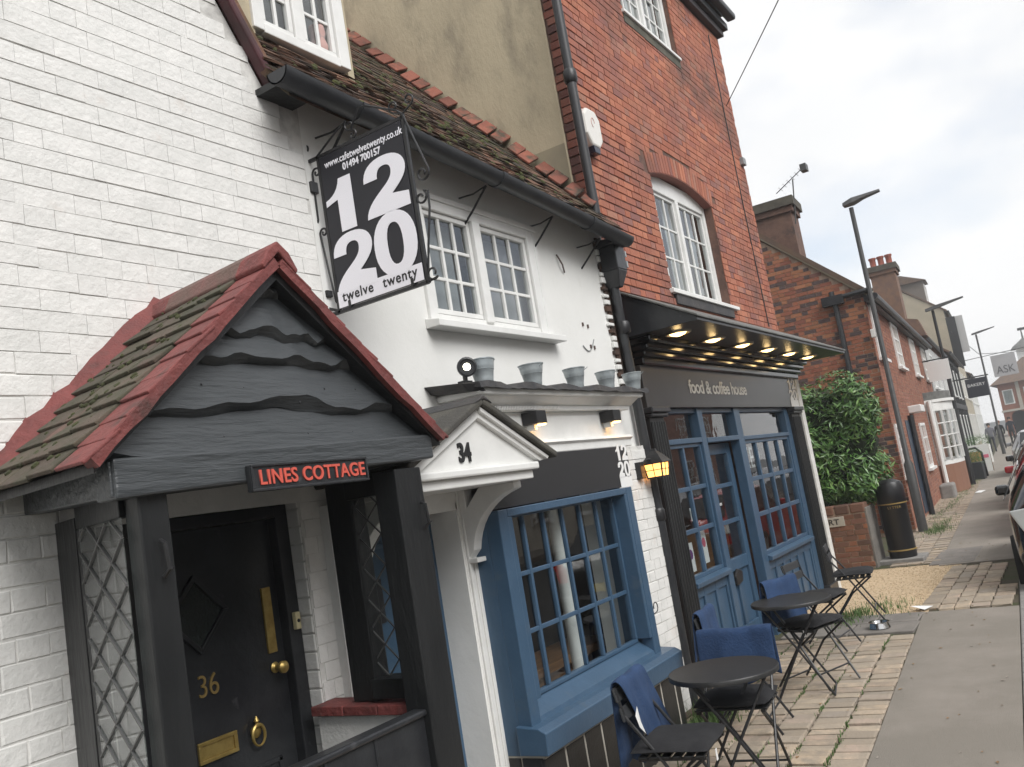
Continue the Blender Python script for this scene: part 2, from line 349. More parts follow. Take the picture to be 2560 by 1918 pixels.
# heavy numerals in a unit box (0..1 wide, 0..1 high)
D1 = ([(.36, 0), (.36, .62), (.05, .55), (.05, .66)]+bez((.05, .66), (.25, .70), (.40, .80), (.44, 1), 6)+[(.44, 1), (.76, 1), (.76, 0)], [])
D2 = (bez((.02, .64), (.02, .88), (.22, 1.0), (.52, 1.0))+bez((.52, 1.0), (.84, 1.0), (.98, .86), (.98, .70))+bez((.98, .70), (.98, .52), (.80, .40), (.52, .24))+[(.98, .24), (.98, 0), (0, 0)]+bez((0, 0), (.02, .24), (.30, .36), (.52, .50))+bez((.52, .50), (.62, .57), (.66, .63), (.66, .71))+bez((.66, .71), (.66, .79), (.60, .83), (.51, .83))+bez((.51, .83), (.40, .83), (.33, .77), (.33, .64))+[(.33, .64)], [])
D0 = (ell(.5, .5, .5, .52, 32, .9), [ell(.5, .5, .185, .34, 24, .85)[::-1]])
def digits(mb, seq, origin, U, V, ext):
    for dgt, u, v, wd, ht in seq:
        o_, h_ = {'1': D1, '2': D2, '0': D0}[dgt]
        flatpoly(mb, [(u+a*wd, v+b*ht) for a, b in o_], [[(u+a*wd, v+b*ht) for a, b in l] for l in h_], origin, U, V, ext)
def casement(parent, x0, x1, z0, z1, y, nx, nz, fm, gm, fw=.045, bw=.02, dep=.05, name='window', bars=True, label=None):
    """glazed light facing -Y: frame part with bars and single panes as sub-parts"""
    mb = MB(); mb.box(x0, x1, y, y+dep, z0, z0+fw).box(x0, x1, y, y+dep, z1-fw, z1).box(x0, x0+fw, y, y+dep, z0+fw, z1-fw).box(x1-fw, x1, y, y+dep, z0+fw, z1-fw)
    f = mb.build(name, fm, parent, bevel=.004)
    gx0, gx1, gz0, gz1 = x0+fw, x1-fw, z0+fw, z1-fw; pw = (gx1-gx0)/nx; ph = (gz1-gz0)/nz
    for i in range(1, nx): MB().box(gx0+i*pw-bw/2, gx0+i*pw+bw/2, y+.006, y+dep-.008, gz0, gz1).build('glazing_bar', fm, f, .004)
    for k in range(1, nz):
        MB().box(gx0, gx1, y+.009, y+dep-.011, gz0+k*ph-bw/2, gz0+k*ph+bw/2).build('glazing_bar', fm, f, .004)
    for i in range(nx):
        for k in range(nz):
            a, b, c, d_ = gx0+i*pw, gx0+(i+1)*pw, gz0+k*ph, gz0+(k+1)*ph; yy = y+dep*.6; t1, t2 = rng.uniform(-.0015, .0015), rng.uniform(-.0015, .0015)
            MB().quad((a, yy, c), (b, yy+t1, c), (b, yy+t1+t2, d_), (a, yy+t2, d_)).build('pane', gm, f)
    return f
# ================================================================ ground
yk = lambda x: .20+.053*x                 # kerb line
yp = lambda x: 1.03+.0698*x if x < 11 else 1.27+.0535*x   # edge of the tarmac path
g = MB(); g.box(-400, 900, -500, 500, -.6, -.12); struct(g.build('ground', ASPH))
def strip(name, mat, x0, x1, fa, fb, z0, z1, n=12):
    mb = MB(); xs = [x0+(x1-x0)*i/n for i in range(n+1)]
    lo = [(x, fa(x)) for x in xs]; hi = [(x, fb(x)) for x in xs]
    mb.prism([(x, y, z0) for x, y in lo]+[(x, y, z0) for x, y in hi[::-1]], (0, 0, z1-z0)); return struct(mb.build(name, mat))
strip('pavement', SOIL, -12, 170, lambda x: yk(x)+.13, lambda x: yk(x)+12, -.3, -.022)
strip('footpath', TARM, -12, 9.95, lambda x: yk(x)+.13, yp, -.05, 0)
strip('footpath', TARM, 13.25, 170, lambda x: yk(x)+.13, yp, -.05, .001)
kb = MB()
ko = bpy.data.objects.new('kerb', None); COL.objects.link(ko); struct(ko)
for i in range(60):
    x = -10+i*.915
    MB().prism([(x, yk(x), -.2), (x+.905, yk(x+.905), -.2), (x+.905, yk(x+.905)+.125, -.2), (x, yk(x)+.125, -.2)], (0, 0, .2)).build('kerb_stone', KERB, ko, .012)
# brick pavers in front of the cafe, in columns that follow the path
pv = bpy.data.objects.new('paved_strip', None); COL.objects.link(pv); struct(pv)
def paver_mesh(seed):
    r2 = random.Random(seed); me = bpy.data.meshes.new('paver'); e = .06; j = lambda a: a+r2.uniform(-.035, .035)
    v = [(0, 0, 0), (1, 0, 0), (1, 1, 0), (0, 1, 0), (j(0), j(0), .8), (j(1), j(0), .8), (j(1), j(1), .8), (j(0), j(1), .8), (e*1.6, e, 1), (1-e*1.6, e, 1), (1-e*1.6, 1-e, 1), (e*1.6, 1-e, 1)]
    me.from_pydata(v, [], [(0, 1, 5, 4), (1, 2, 6, 5), (2, 3, 7, 6), (3, 0, 4, 7), (4, 5, 9, 8), (5, 6, 10, 9), (6, 7, 11, 10), (7, 4, 8, 11), (8, 9, 10, 11)]); me.materials.append(PAVER); return me
PM = [paver_mesh(i) for i in range(6)]
r2 = random.Random(3); cand = []
sl = math.atan(.0698)
for ci in range(9):
    x = 1.2+r2.uniform(0, .1)
    while x < 8.98:
        l = r2.choice([.092, .1, .108, .118, .13])
        y0 = yp(x)+.012+ci*.224
        lim = 3.3 if x > 6 else 2.95
        if y0 < lim and x+l < 9.02: cand.append((x, y0, l))
        x += l+.014
def vis(c): return 0 if c[0] > 4.6 else 5-c[0]
cand.sort(key=lambda c: vis(c)*100+(Vector((c[0], c[1], 0))-CAMP).length)
rest = MB()
for i, (x, y, l) in enumerate(cand):
    wd = .210+r2.uniform(-.008, .006); z = -.022; h = .022+r2.uniform(-.007, .009)
    if i < 300:
        o = bpy.data.objects.new('paver', PM[i % 6]); COL.objects.link(o); o.parent = pv
        o.location = (x, y+r2.uniform(-.004, .004), z); o.rotation_euler = (r2.uniform(-.012, .012), r2.uniform(-.02, .02), sl+r2.uniform(-.02, .02)); o.scale = (l, wd, h)
    else: rest.box(x, x+l, y, y+wd, z-.01, z+h, r2.random())
stuff(rest.build('paver_field', PAVER, pv))
far = MB()
x = 13.6
while x < 34:
    for ci in range(8):
        y0 = yp(x)+.01+ci*.224
        if y0 < 2.93+.06*(x-18): far.box(x, x+.105*(1 if x < 24 else 1), y0, y0+.21, -.03, .002+r2.uniform(-.005, .006), r2.random())
    x += .116
fs = strip('paved_strip', SOIL, 13.5, 170, yp, lambda x: 3.2+.06*(x-18), -.06, -.012)
stuff(far.build('paver_field', PAVER, fs))
# setts of the drive crossing the pavement
ss = bpy.data.objects.new('sett_crossing', None); COL.objects.link(ss); struct(ss)
y = .78
while y < 1.72:
    wd = r2.choice([.15, .17, .19]); x = 10.05+r2.uniform(0, .1)
    while x < 13.2:
        l = r2.uniform(.19, .32)
        if y > yk(x)+.14 and x+l < 13.24:
            o = bpy.data.objects.new('sett', PM[r2.randrange(6)]); COL.objects.link(o); o.parent = ss
            o.location = (x, y, -.022); o.rotation_euler = (0, 0, .04+r2.uniform(-.02, .02)); o.scale = (l, wd-.012, .024+r2.uniform(-.004, .008))
        x += l+.014
    y += wd
# dark kerb slabs at the end of the brick strip
sb = bpy.data.objects.new('slab_band', None); COL.objects.link(sb); struct(sb)
for (x0, x1, y0, y1) in ((9.04, 9.50, 1.69, 2.28), (9.04, 9.50, 2.30, 2.95), (9.52, 9.96, 1.72, 2.12), (9.52, 9.96, 2.14, 2.92)):
    MB().box(x0, x1, y0, y1, -.05, .004).build('slab', SLAB, sb, .008)
MB().box(13.36, 14.85, 1.56, 2.12, -.05, .006).build('drain_cover', SLAB, sb, .01)
# gravel drive
gb = MB().box(10.0, 13.55, 1.70, 8, -.06, -.012); gv = struct(gb.build('gravel_drive', GRAV))
pb = MB()
for i in range(5200):
    x, y = r2.uniform(10.0, 13.5), 1.72+r2.random()**1.5*3.0; s_ = r2.uniform(.006, .014); a = r2.uniform(0, 3)
    c, s2 = math.cos(a)*s_, math.sin(a)*s_; z = -.012
    pb.rv = r2.random()
    pb._a([(x+c, y+s2, z), (x-s2, y+c, z), (x-c, y-s2, z), (x+s2, y-c, z), (x, y, z+s_*.9)], [(0, 1, 4), (1, 2, 4), (2, 3, 4), (3, 0, 4)])
stuff(tag(pb.build('gravel_pebbles', GRAV), 'loose tan gravel covering the drive beside the cafe', 'gravel'))
# grass tufts
def grass(spots, seed):
    mb = MB(); r3 = random.Random(seed)
    for (cx, cy, rx, ry, n, h) in spots:
        for i in range(n):
            x, y = r3.gauss(cx, rx), r3.gauss(cy, ry); a = r3.uniform(0, 6.28); hh = h*r3.uniform(.4, 1.2); l = r3.uniform(.2, .7)*hh; w_ = .004
            dx, dy = math.cos(a), math.sin(a); mb.rv = r3.random()
            mb._a([(x-dy*w_, y+dx*w_, -.02), (x+dy*w_, y-dx*w_, -.02), (x+dx*l*.4+dy*w_*.7, y+dy*l*.4-dx*w_*.7, hh*.6), (x+dx*l*.4-dy*w_*.7, y+dy*l*.4+dx*w_*.7, hh*.6), (x+dx*l, y+dy*l, hh)], [(0, 1, 2, 3), (3, 2, 4)])
    return stuff(mb.build('grass', GRASS))
tag(grass([(6.15, 2.62, .28, .07, 900, .10), (6.6, 2.75, .15, .06, 300, .09)], 1), 'tufts of green grass at the foot of the fluted pilaster', 'grass')
tag(grass([(9.9, 2.45, .25, .1, 500, .05), (10.3, 2.2, .3, .15, 300, .04)], 2), 'low grass growing at the near edge of the gravel', 'grass')
tag(grass([(17.8, 2.55, .4, .12, 500, .07), (19, 2.6, .8, .1, 300, .05), (23, 2.9, 2.5, .08, 500, .05), (29, 3.1, 2, .1, 500, .06)], 3), 'weedy grass along the foot of the far house fronts', 'grass')
jr = random.Random(9); js = [(jr.uniform(5.2, 8.9), 0, 0, 0, 0, 0) for i in range(60)]
tag(grass([(q[0], yp(q[0])+.224*jr.randrange(1, 7)-.002, .12, .004, 16, .018) for q in js], 4), 'moss and short grass in the joints of the brick paving', 'grass')
# ================================================================ white brick cottage
ct = thing('cottage', 'white painted brick cottage with maroon bargeboard, left of the cafe', 'house', (2, 3, 0))
rk = lambda x: 4.137-1.607*(x-2.928)
DOORH = (1.9, 2.88, -1, 1.955)
mb = MB()
wall_cells(mb, -1.2, 3.235, -.1, 3.98, [DOORH], lambda a, b, c, d_: mb.box(a, b, 3.0, 3.25, c, d_))
mb.prism([(-1.2, 3.0, 3.98), (3.02, 3.0, 3.98), (.9, 3.0, rk(.9))], (0, .25, 0))
mb.box(-1.2, 3.235, 7.8, 8, -.1, 3.9); mb.box(-1.3, -1.2, 3.0, 8, -.1, 3.9); mb.box(3.1, 3.235, 3.25, 8, -.1, 3.9)
wl = mb.build('wall', WJOINT, ct)
lay(wl, WBRICK, .35, 3.225, .12, 6.6, 3.0, holes=[(1.88, 2.885, -1, 1.955)], inside=lambda u, v: v < rk(u)-.12 and (u < 3.2 or v < 3.9), course=.0795, j=.0048, dep=.0048, jit=.0019, seed=5, wave=.0035, maxobj=300, st=.228, hd=.110, jv=.0016)
MB().prism([(1.88, 2.995, 1.955), (2.9, 2.995, 1.955), (2.9, 2.995, 2.05), (1.88, 2.995, 2.05)], (0, .1, 0)).build('lintel', WBRICK, wl)
# white brick reveal beside the door
for k in range(24): MB().box(2.872, 2.89, 3.004, 3.12, .1+k*.0795, .1+k*.0795+.072).build('brick', WBRICK, wl, .004)
MB().prism([(3.05, 2.93, 3.94), (3.05, 2.93, 4.03), (.9, 2.93, rk(.9)+.09), (.9, 2.93, rk(.9))], (0, .07, 0)).build('bargeboard', MAROON, ct, .012)
rf = MB().prism([(3.1, 2.95, 3.93), (3.1, 2.95, 4.02), (.9, 2.95, rk(.9)+.18), (-1.5, 2.95, 3.9), (-1.5, 2.95, 3.8), (.9, 2.95, rk(.9)+.08)], (0, 5.2, 0)).build('roof', RTILE, ct)
# front door 36
dr = MB().box(1.96, 2.80, 3.12, 3.165, -.1, 1.90).build('door', BLACKP, ct, .004)
fm = MB().box(2.80, 2.872, 3.07, 3.17, -.1, 1.955).box(1.9, 1.96, 3.07, 3.17, -.1, 1.955).box(1.96, 2.80, 3.07, 3.17, 1.90, 1.955); fm.build('door_frame', BLACKP, ct, .005)
def ring(mb, pts, inner, y0, y1):
    n = len(pts)
    for i in range(n): mb.prism([(pts[i][0], y0, pts[i][1]), (pts[(i+1) % n][0], y0, pts[(i+1) % n][1]), (inner[(i+1) % n][0], y0, inner[(i+1) % n][1]), (inner[i][0], y0, inner[i][1])], (0, y1-y0, 0))
dia = lambda r_: [(2.365+r_, 1.557), (2.365, 1.557+r_*1.03), (2.365-r_, 1.557), (2.365, 1.557-r_*1.03)]
mb = MB(); ring(mb, dia(.155), dia(.128), 3.104, 3.121); mb.build('diamond_frame', BLACKP, dr, .003)
MB().prism([(a, 3.117, b) for a, b in dia(.128)], (0, .004, 0)).build('diamond_pane', M('obscure_glass', (.02, .028, .025), rough=.12, bump=1, bs=90), dr)
mb = MB()
for (x0, x1, z0, z1) in ((2.05, 2.32, .15, .9), (2.44, 2.71, .15, .9)):
    mb.box(x0, x1, 3.112, 3.121, z0, z0+.02).box(x0, x1, 3.112, 3.121, z1-.02, z1).box(x0, x0+.02, 3.112, 3.121, z0, z1).box(x1-.02, x1, 3.112, 3.121, z0, z1)
mb.build('panel_moulding', BLACKP, dr, .003)
textmesh('number_36', '36', .125, (2.33, 3.117, 1.235), (1, 0, 0), (0, 0, 1), GOLD, dr, .004, -.001, .85)
MB().box(2.705, 2.753, 3.108, 3.12, 1.325, 1.605).build('push_plate', BRASS, dr, .002)
MB().lathe([(.001, 0), (.02, .002), (.024, .012), (.012, .02), (.014, .045), (.026, .055), (.026, .068), (.015, .078), (.001, .08)], (2.728, 3.12, 1.262), 16, Matrix.Rotation(R(90), 4, 'X')).build('door_knob', BRASS, dr, smooth=True)
mb = MB().box(2.30, 2.49, 3.108, 3.12, .988, 1.003).box(2.30, 2.49, 3.108, 3.12, 1.055, 1.07).box(2.30, 2.318, 3.108, 3.12, 1.003, 1.055).box(2.472, 2.49, 3.108, 3.12, 1.003, 1.055)
lb = mb.build('letterbox', BRASS, dr, .002); MB().box(2.318, 2.472, 3.113, 3.119, 1.003, 1.055).build('letterbox_flap', BRASS, lb, .002)
kn = MB().lathe([(.003, 0), (.010, .01), (.006, .022), (.012, .03), (.003, .05)], (2.585, 3.10, 1.047), 10)
kn.tube([(2.585+.032*math.sin(a), 3.095, 1.02-.042*math.cos(a)) for a in [i*math.pi*2/20 for i in range(21)]], [.004+.004*abs(math.sin(i*math.pi/20)) for i in range(21)], 7)
kn.lathe([(.001, -.012), (.022, -.008), (.026, .004), (.012, .012)], (2.585, 3.112, 1.035), 12, Matrix.Rotation(R(90), 4, 'X'))
kn.build('knocker', BRASS, dr, smooth=True)
bl = MB().box(2.822, 2.85, 3.045, 3.07, 1.40, 1.475).build('bell_push', CREAM, ct, .004)
MB().lathe([(.009, 0), (.007, .005), (.001, .006)], (2.836, 3.046, 1.437), 10, Matrix.Rotation(R(90), 4, 'X')).build('bell_button', PRINTK, bl)
# ---------------------------------------------------------------- porch
po = thing('porch', 'black timber porch with red edged tiled gable roof over door 36', 'porch', (2.25, 2.65, 0))
def lean(a, b, z0, z1, w_, h_, name, par=po, mat=BLACKT, bev=.006): return MB().bar((a, b, z0), (a, b, z1), w_, h_).build(name, mat, par, bev)
FL, FR, BLx = 1.62, 2.825, 1.735
lean(1.648, 2.34, -.1, 2.0, .10, .07, 'front_post'); lean(FR, 2.36, -.1, 2.0, .165, .12, 'front_post')
MB().prism([(1.690, 2.785, -.1), (1.75, 3.0, -.1), (1.81, 3.0, -.1), (1.76, 2.785, -.1)], (0, 0, 2.08)).build('back_post', BLACKT, po, .004)
MB().box(2.85, 2.94, 2.655, 2.797, 1.075, 2.0).build('back_post', BLACKT, po, .006)
# left (canted) side: rails, stile and leaded light
def cant(t): return (1.578+.174*t, 2.365+.635*t)
def cbar(name, t0, t1, z0, z1, th=.05, mat=BLACKT, par=po):
    a, b = cant(t0), cant(t1); return MB().prism([(a[0], a[1], z0), (b[0], b[1], z0), (b[0]+th, b[1], z0), (a[0]+th, a[1], z0)], (0, 0, z1-z0)).build(name, mat, par, .004)
cbar('side_rail', .02, .66, 1.94, 2.02); cbar('side_rail', .02, .66, .72, .80); cbar('side_panel', .02, .66, -.1, .72)
cbar('side_stile', .61, .66, .8, 1.94); 
lw = cbar('leaded_light', .0, .61, .80, 1.94, .004, GLASS)
def came(par, P, x0, x1, z0, z1, dx, dz, mat):
    mb = MB(); W_ = x1-x0; Hh = z1-z0
    def seg(a, b):
        # clip the segment a-b to the light
        pts = []
        for i in range(41):
            t = i/40; u = a[0]+(b[0]-a[0])*t; v = a[1]+(b[1]-a[1])*t
            if x0-1e-6 <= u <= x1+1e-6 and z0-1e-6 <= v <= z1+1e-6: pts.append((u, v))
        if len(pts) > 2: mb.bar(P(*pts[0]), P(*pts[-1]), .0055, .0055)
    n = int(W_/dx+Hh/dz)+3; slope = dz/dx
    for k in range(-n, n*2):
        c = z0+k*dz
        seg((x0, c), (x1, c+slope*W_)); seg((x0, c), (x1, c-slope*W_))
    mb.build('lead_came', mat, par)
came(lw, lambda u, v: (cant(u)[0]-.003, cant(u)[1], v), 0, .61, .80, 1.94, .33, .135, M('lead_came_grey', (.10, .10, .10), rough=.5))
# right side: white brick dwarf wall, tile sill and leaded light
dw = MB().box(2.83, 2.93, 2.43, 3.0, -.1, 1.03).build('dwarf_wall', WBRICK, po, .004)
for k, (y0, y1) in enumerate(((2.43, 2.62), (2.625, 2.81), (2.815, 3.0))): MB().box(2.795, 2.95, y0, y1, 1.032, 1.072).build('sill_tile', REDP, dw, .004)
MB().box(2.82, 2.93, 2.42, 2.66, 1.09, 1.17).build('side_rail', BLACKT, po, .005); MB().box(2.82, 2.93, 2.42, 2.66, 1.915, 2.0).build('side_rail', BLACKT, po, .005)
MB().box(2.83, 2.92, 2.42, 2.47, 1.17, 1.915).build('side_stile', BLACKT, po, .004)
rw = MB().quad((2.885, 2.47, 1.17), (2.885, 2.66, 1.17), (2.885, 2.66, 1.915), (2.885, 2.47, 1.915)).build('leaded_light', GLASS, po)
came(rw, lambda u, v: (2.878, u, v), 2.47, 2.66, 1.17, 1.915, .13, .13, M('lead_came_grey', (.10, .10, .10)))
# half gate between the front posts
gt = MB().box(1.70, 2.745, 2.335, 2.37, -.05, 1.045).build('half_gate', BLACKP, po, .004)
MB().box(1.70, 2.745, 2.318, 2.385, 1.045, 1.07).build('gate_rail', BLACKP, gt, .008)
for x in (1.95, 2.2, 2.45): MB().box(x, x+.012, 2.330, 2.336, -.05, 1.045).build('gate_bead', BLACKP, gt, .002)
for (x, z) in ((1.648, 1.80), (2.868, 1.80)):
    mb = MB().tube([(x, 2.292, z+.055), (x, 2.272, z+.045), (x+.004, 2.268, z-.03), (x, 2.292, z-.05)], .007, 7); mb.tube([(x, 2.27, z-.03), (x+.018, 2.268, z-.028)], .004, 6); mb.build('window_stay', BLACKM, po)
# head beams
MB().prism([(1.51, 2.27, 1.985), (2.975, 2.27, 2.03), (2.975, 2.27, 2.13), (1.51, 2.27, 2.10)], (0, .10, 0)).build('head_beam', BOARD, po, .008)
MB().prism([(1.503, 2.285, 1.992), (1.65, 3.0, 2.02), (1.65, 3.0, 2.15), (1.503, 2.285, 2.095)], (.09, 0, 0)).build('side_beam', BOARD, po, .006)
MB().prism([(2.895, 2.285, 2.034), (2.895, 3.0, 2.036), (2.895, 3.0, 2.13), (2.895, 2.285, 2.12)], (.085, 0, 0)).build('side_beam', BOARD, po, .006)
# waney edged boards of the gable
APX, APZ = 2.205, 2.765
def rakeL(z): return APX-(APZ-z)*(APX-1.455)/(APZ-2.08)
def rakeR(z): return APX+(APZ-z)*(3.0-APX)/(APZ-2.10)
bz = [2.08, 2.235, 2.405, 2.505, 2.655, 2.755]
br = random.Random(21)
for i in range(5):
    z0, z1 = bz[i], bz[i+1]+.03; zt = min(z1, 2.74); n = 26; low = []
    amp = [.007, .013, .009, .02, .006][i]; a, b = rakeL(z0)+.02, rakeR(z0)-.02
    ph = br.uniform(0, 6)
    for k in range(n+1):
        t = k/n; x = a+(b-a)*t; zz = z0+amp*(math.sin(t*9+ph)*.6+math.sin(t*21+ph*2)*.4+math.sin(t*47+ph)*.2)
        if i == 3: zz -= .045*math.exp(-((t-.62)/.10)**2)
        if i == 1: zz += .02*math.exp(-((t-.45)/.08)**2)-.012*math.exp(-((t-.22)/.05)**2)
        low.append((x, zz))
    # cross-section: the face tapers to the top, the bark edge is thick and set back below
    vs = []; fs = []
    for (x, zz) in low:
        t = (x-a)/(b-a); xt = rakeL(zt)+.015+(rakeR(zt)-rakeL(zt)-.03)*t
        e = .024+.007*math.sin(t*17+ph)+.005*math.sin(t*39+ph)+(.02*math.exp(-((t-.55)/.14)**2) if i in (1, 3) else 0)
        zf = zz+e; mid = zf+(zt-zf)*.5; xm_ = x+(xt-x)*.5
        vs += [(xt, 2.338, zt), (xm_, 2.317, mid), (x, 2.297, zf), (x, 2.302, zf-.004), (x, 2.330, zz), (x, 2.375, zz+.006), (xt, 2.375, zt)]
    m7 = 7
    for k in range(n):
        for q in range(6): fs.append((k*m7+q, (k+1)*m7+q, (k+1)*m7+q+1, k*m7+q+1))
        fs.append((k*m7+6, (k+1)*m7+6, (k+1)*m7, k*m7))
    fs += [tuple(range(7)), tuple(n*m7+q for q in range(7))]
    MB()._a(vs, fs).build('waney_board', BOARD, po, smooth=True)
# tiled roof: left slope of thick tiles, red painted verge at the front, red flashing at the wall
rf = MB().prism([(APX, 2.26, APZ+.0), (1.44, 2.26, 2.09), (1.44, 2.26, 2.06), (APX, 2.26, APZ-.06), (3.01, 2.26, 2.08), (3.01, 2.26, 2.11)], (0, .74, 0)).build('roof', BLACKT, po)
dl = Vector((1.44-APX, 0, 2.09-APZ)); dlen = dl.length; dl.normalize(); nl = Vector((-abs(dl.z), 0, abs(dl.x))).normalized()
drr = Vector((3.01-APX, 0, 2.11-APZ)); drl = drr.length; drr.normalize(); nr = Vector((abs(drr.z), 0, abs(drr.x))).normalized()
tr = random.Random(8)
def slab(o, along, across, nrm, l, wd, t0, t1, name, mat, par, bev=.004):
    # wedge tile: thin at the top, its lower edge lifted
    p = [o, o+along*l, o+along*l+across*wd, o+across*wd]
    lift = [0, t1, t1+tr.uniform(-.003, .004), 0]
    lo = [q+nrm*(a-.002) for q, a in zip(p, lift)]; hi = [q+nrm*(a+t0) for q, a in zip(p, lift)]
    return MB()._a(lo+hi, [(0, 3, 2, 1), (4, 5, 6, 7), (0, 1, 5, 4), (1, 2, 6, 5), (2, 3, 7, 6), (3, 0, 4, 7)]).build(name, mat, par, bev)
rows = 10
for i in range(rows):
    s0 = dlen*(i/rows)*.97+.02; l = dlen/rows+.05
    for j, (y0, y1) in enumerate(((2.235, 2.40), (2.403, 2.56), (2.563, 2.75), (2.753, 2.96))):
        m_ = REDP if j == 0 else PTILE
        slab(Vector((APX, y0+tr.uniform(-.006, .006), APZ+.012))+dl*s0, dl, Vector((0, 1, 0)), nl, l, y1-y0+tr.uniform(-.008, .0), .010 if j == 0 else .013, (.009 if j == 0 else .016)+tr.uniform(-.004, .006), 'verge_tile' if j == 0 else 'roof_tile', m_, rf)
    s0 = drl*(i/rows)*.97+.02
    for j, (y0, y1) in enumerate(((2.235, 2.42), (2.423, 2.70), (2.703, 2.98))):
        slab(Vector((APX, y0+tr.uniform(-.005, .005), APZ+.012))+drr*s0, drr, Vector((0, 1, 0)), nr, drl/rows+.05, y1-y0, .010, .010+tr.uniform(-.003, .005), 'verge_tile' if j == 0 else 'roof_tile', REDP if j == 0 else PTILE, rf)
# red painted cement under the verge (gable edge) and along the wall
for dd, ln, nn in ((dl, dlen, nl), (drr, drl, nr)):
    a = Vector((APX, 2.232, APZ-.012)); n = 14
    mb = MB(); vs = []; fs = []
    for k in range(n+1):
        p = a+dd*(ln*1.0*k/n); w_ = .035+tr.uniform(-.006, .006)
        vs += [p+nn*.03, p-nn*(w_-.03), p-nn*(w_-.03)+Vector((0, .06, 0)), p+nn*.03+Vector((0, .06, 0))]
    for k in range(n): fs += [(k*4+q, (k+1)*4+q, (k+1)*4+(q+1) % 4, k*4+(q+1) % 4) for q in range(4)]
    fs += [(0, 1, 2, 3), (n*4, n*4+1, n*4+2, n*4+3)]
    mb._a(vs, fs).build('verge_fillet', REDP, rf)
vs = []; fs = []; n = 16
for k in range(n+1):
    p = Vector((APX+.01, 2.932, APZ+.03))+dl*(dlen*1.06*k/n); w_ = tr.uniform(-.022, .014)
    vs += [p+Vector((0, w_, 0))+nl*(.012+tr.uniform(-.004, .006)), p+Vector((0, .068, 0))+nl*(.06+tr.uniform(-.012, .012)), p+Vector((0, .068, 0))-nl*.01, p+Vector((0, w_, 0))-nl*.012]
for k in range(n): fs += [(k*4+q, (k+1)*4+q, (k+1)*4+(q+1) % 4, k*4+(q+1) % 4) for q in range(4)]
fs += [(0, 1, 2, 3), (n*4, n*4+1, n*4+2, n*4+3)]
MB()._a(vs, fs).build('wall_fillet', REDP, rf)
# ridge tiles
for (y0, y1, m_) in ((2.225, 2.39, REDP), (2.385, 2.62, M('brown_ridge_tile', (.13, .085, .07), (.17, .085, .075), s=8, rough=.85, bump=.6, bs=40)), (2.615, 2.86, M('brown_ridge_tile', (.1, .1, .1))), (2.855, 3.0, REDP)):
    prof = [(-.085, -.085), (-.05, -.025), (0, .012), (.05, -.025), (.085, -.085), (.075, -.10), (0, -.03), (-.075, -.10)]
    MB().prism([(APX+a, y0, APZ+.062+b) for a, b in prof], (0, y1-y0, 0)).build('ridge_tile', m_, rf, .006)
mm = MB()
for i in range(90):
    s_ = tr.uniform(0, 1); y_ = tr.uniform(2.42, 2.95); q = Vector((APX, y_, APZ+.03))+dl*(dlen*s_)+nl*.012; r_ = tr.uniform(.006, .016)
    mm.lathe([(r_, -.004), (r_*.8, r_*.25), (.001, r_*.4)], q, 7, nl.to_track_quat('Z', 'Y').to_matrix().to_4x4())
stuff(mm.build('moss', M('porch_moss', (.06, .065, .025), (.04, .042, .02), s=30, rough=1, bump=.8), rf))
nm = MB()
for z in (2.12, 2.15, 2.28, 2.32, 2.45, 2.56):
    for k in range(6):
        x = rakeL(z)+.1+(rakeR(z)-rakeL(z)-.2)*(k+.5+tr.uniform(-.2, .2))/6; nm.lathe([(.0045, 0), (.003, .002), (.001, .003)], (x, 2.312, z+tr.uniform(-.01, .01)), 7, Matrix.Rotation(R(90), 4, 'X'))
stuff(nm.build('nail_heads', BLACKP, po))
for o_ in [rf]+list(rf.children):
    off = wloc(o_)
    for v in o_.data.vertices: v.co.x += (v.co.y+off.y-2.235)*.10
# name board
nb = thing('name_board', 'black board with red letters LINES COTTAGE on the porch beam', 'sign', (2.245, 2.27, 1.965))
U = Vector((1, 0, .006)); 
bd = MB().box(1.968, 2.522, 2.245, 2.268, 1.963, 2.052).build('board', BLACKP, nb, .004)
MB().box(1.968, 2.522, 2.238, 2.245, 1.963, 1.972).box(1.968, 2.522, 2.238, 2.245, 2.043, 2.052).box(1.968, 1.977, 2.238, 2.245, 1.972, 2.043).box(2.513, 2.522, 2.238, 2.245, 1.972, 2.043).build('beading', BLACKP, nb, .002)
textmesh('lettering', 'LINES COTTAGE', .068, (2.0, 2.244, 1.985), (1, 0, 0), (0, 0, 1), PRINTR, nb, .004, .0012, .96, space=1.06)
# ================================================================ white cafe
cf = thing('cafe_building', 'white rendered cafe with mossy tiled roof and blue shop window', 'building', (5, 3, 0))
UW = (4.10, 5.43, 2.905, 3.66); BW = (4.16, 5.80, .55, 1.80); DW = (3.22, 4.0, -1, 1.84)
mb = MB(); wall_cells(mb, 3.235, 6.66, -.1, 3.93, [UW, BW, DW], lambda a, b, c, d_: mb.box(a, b, 3.0, 3.16, c, d_))
mb.prism([(3.235, 3.0, 3.93), (6.66, 3.0, 3.93), (6.66, 3.0, 3.97), (3.235, 3.0, 4.10)], (0, .16, 0))
wl = mb.build('wall', RENDER, cf)
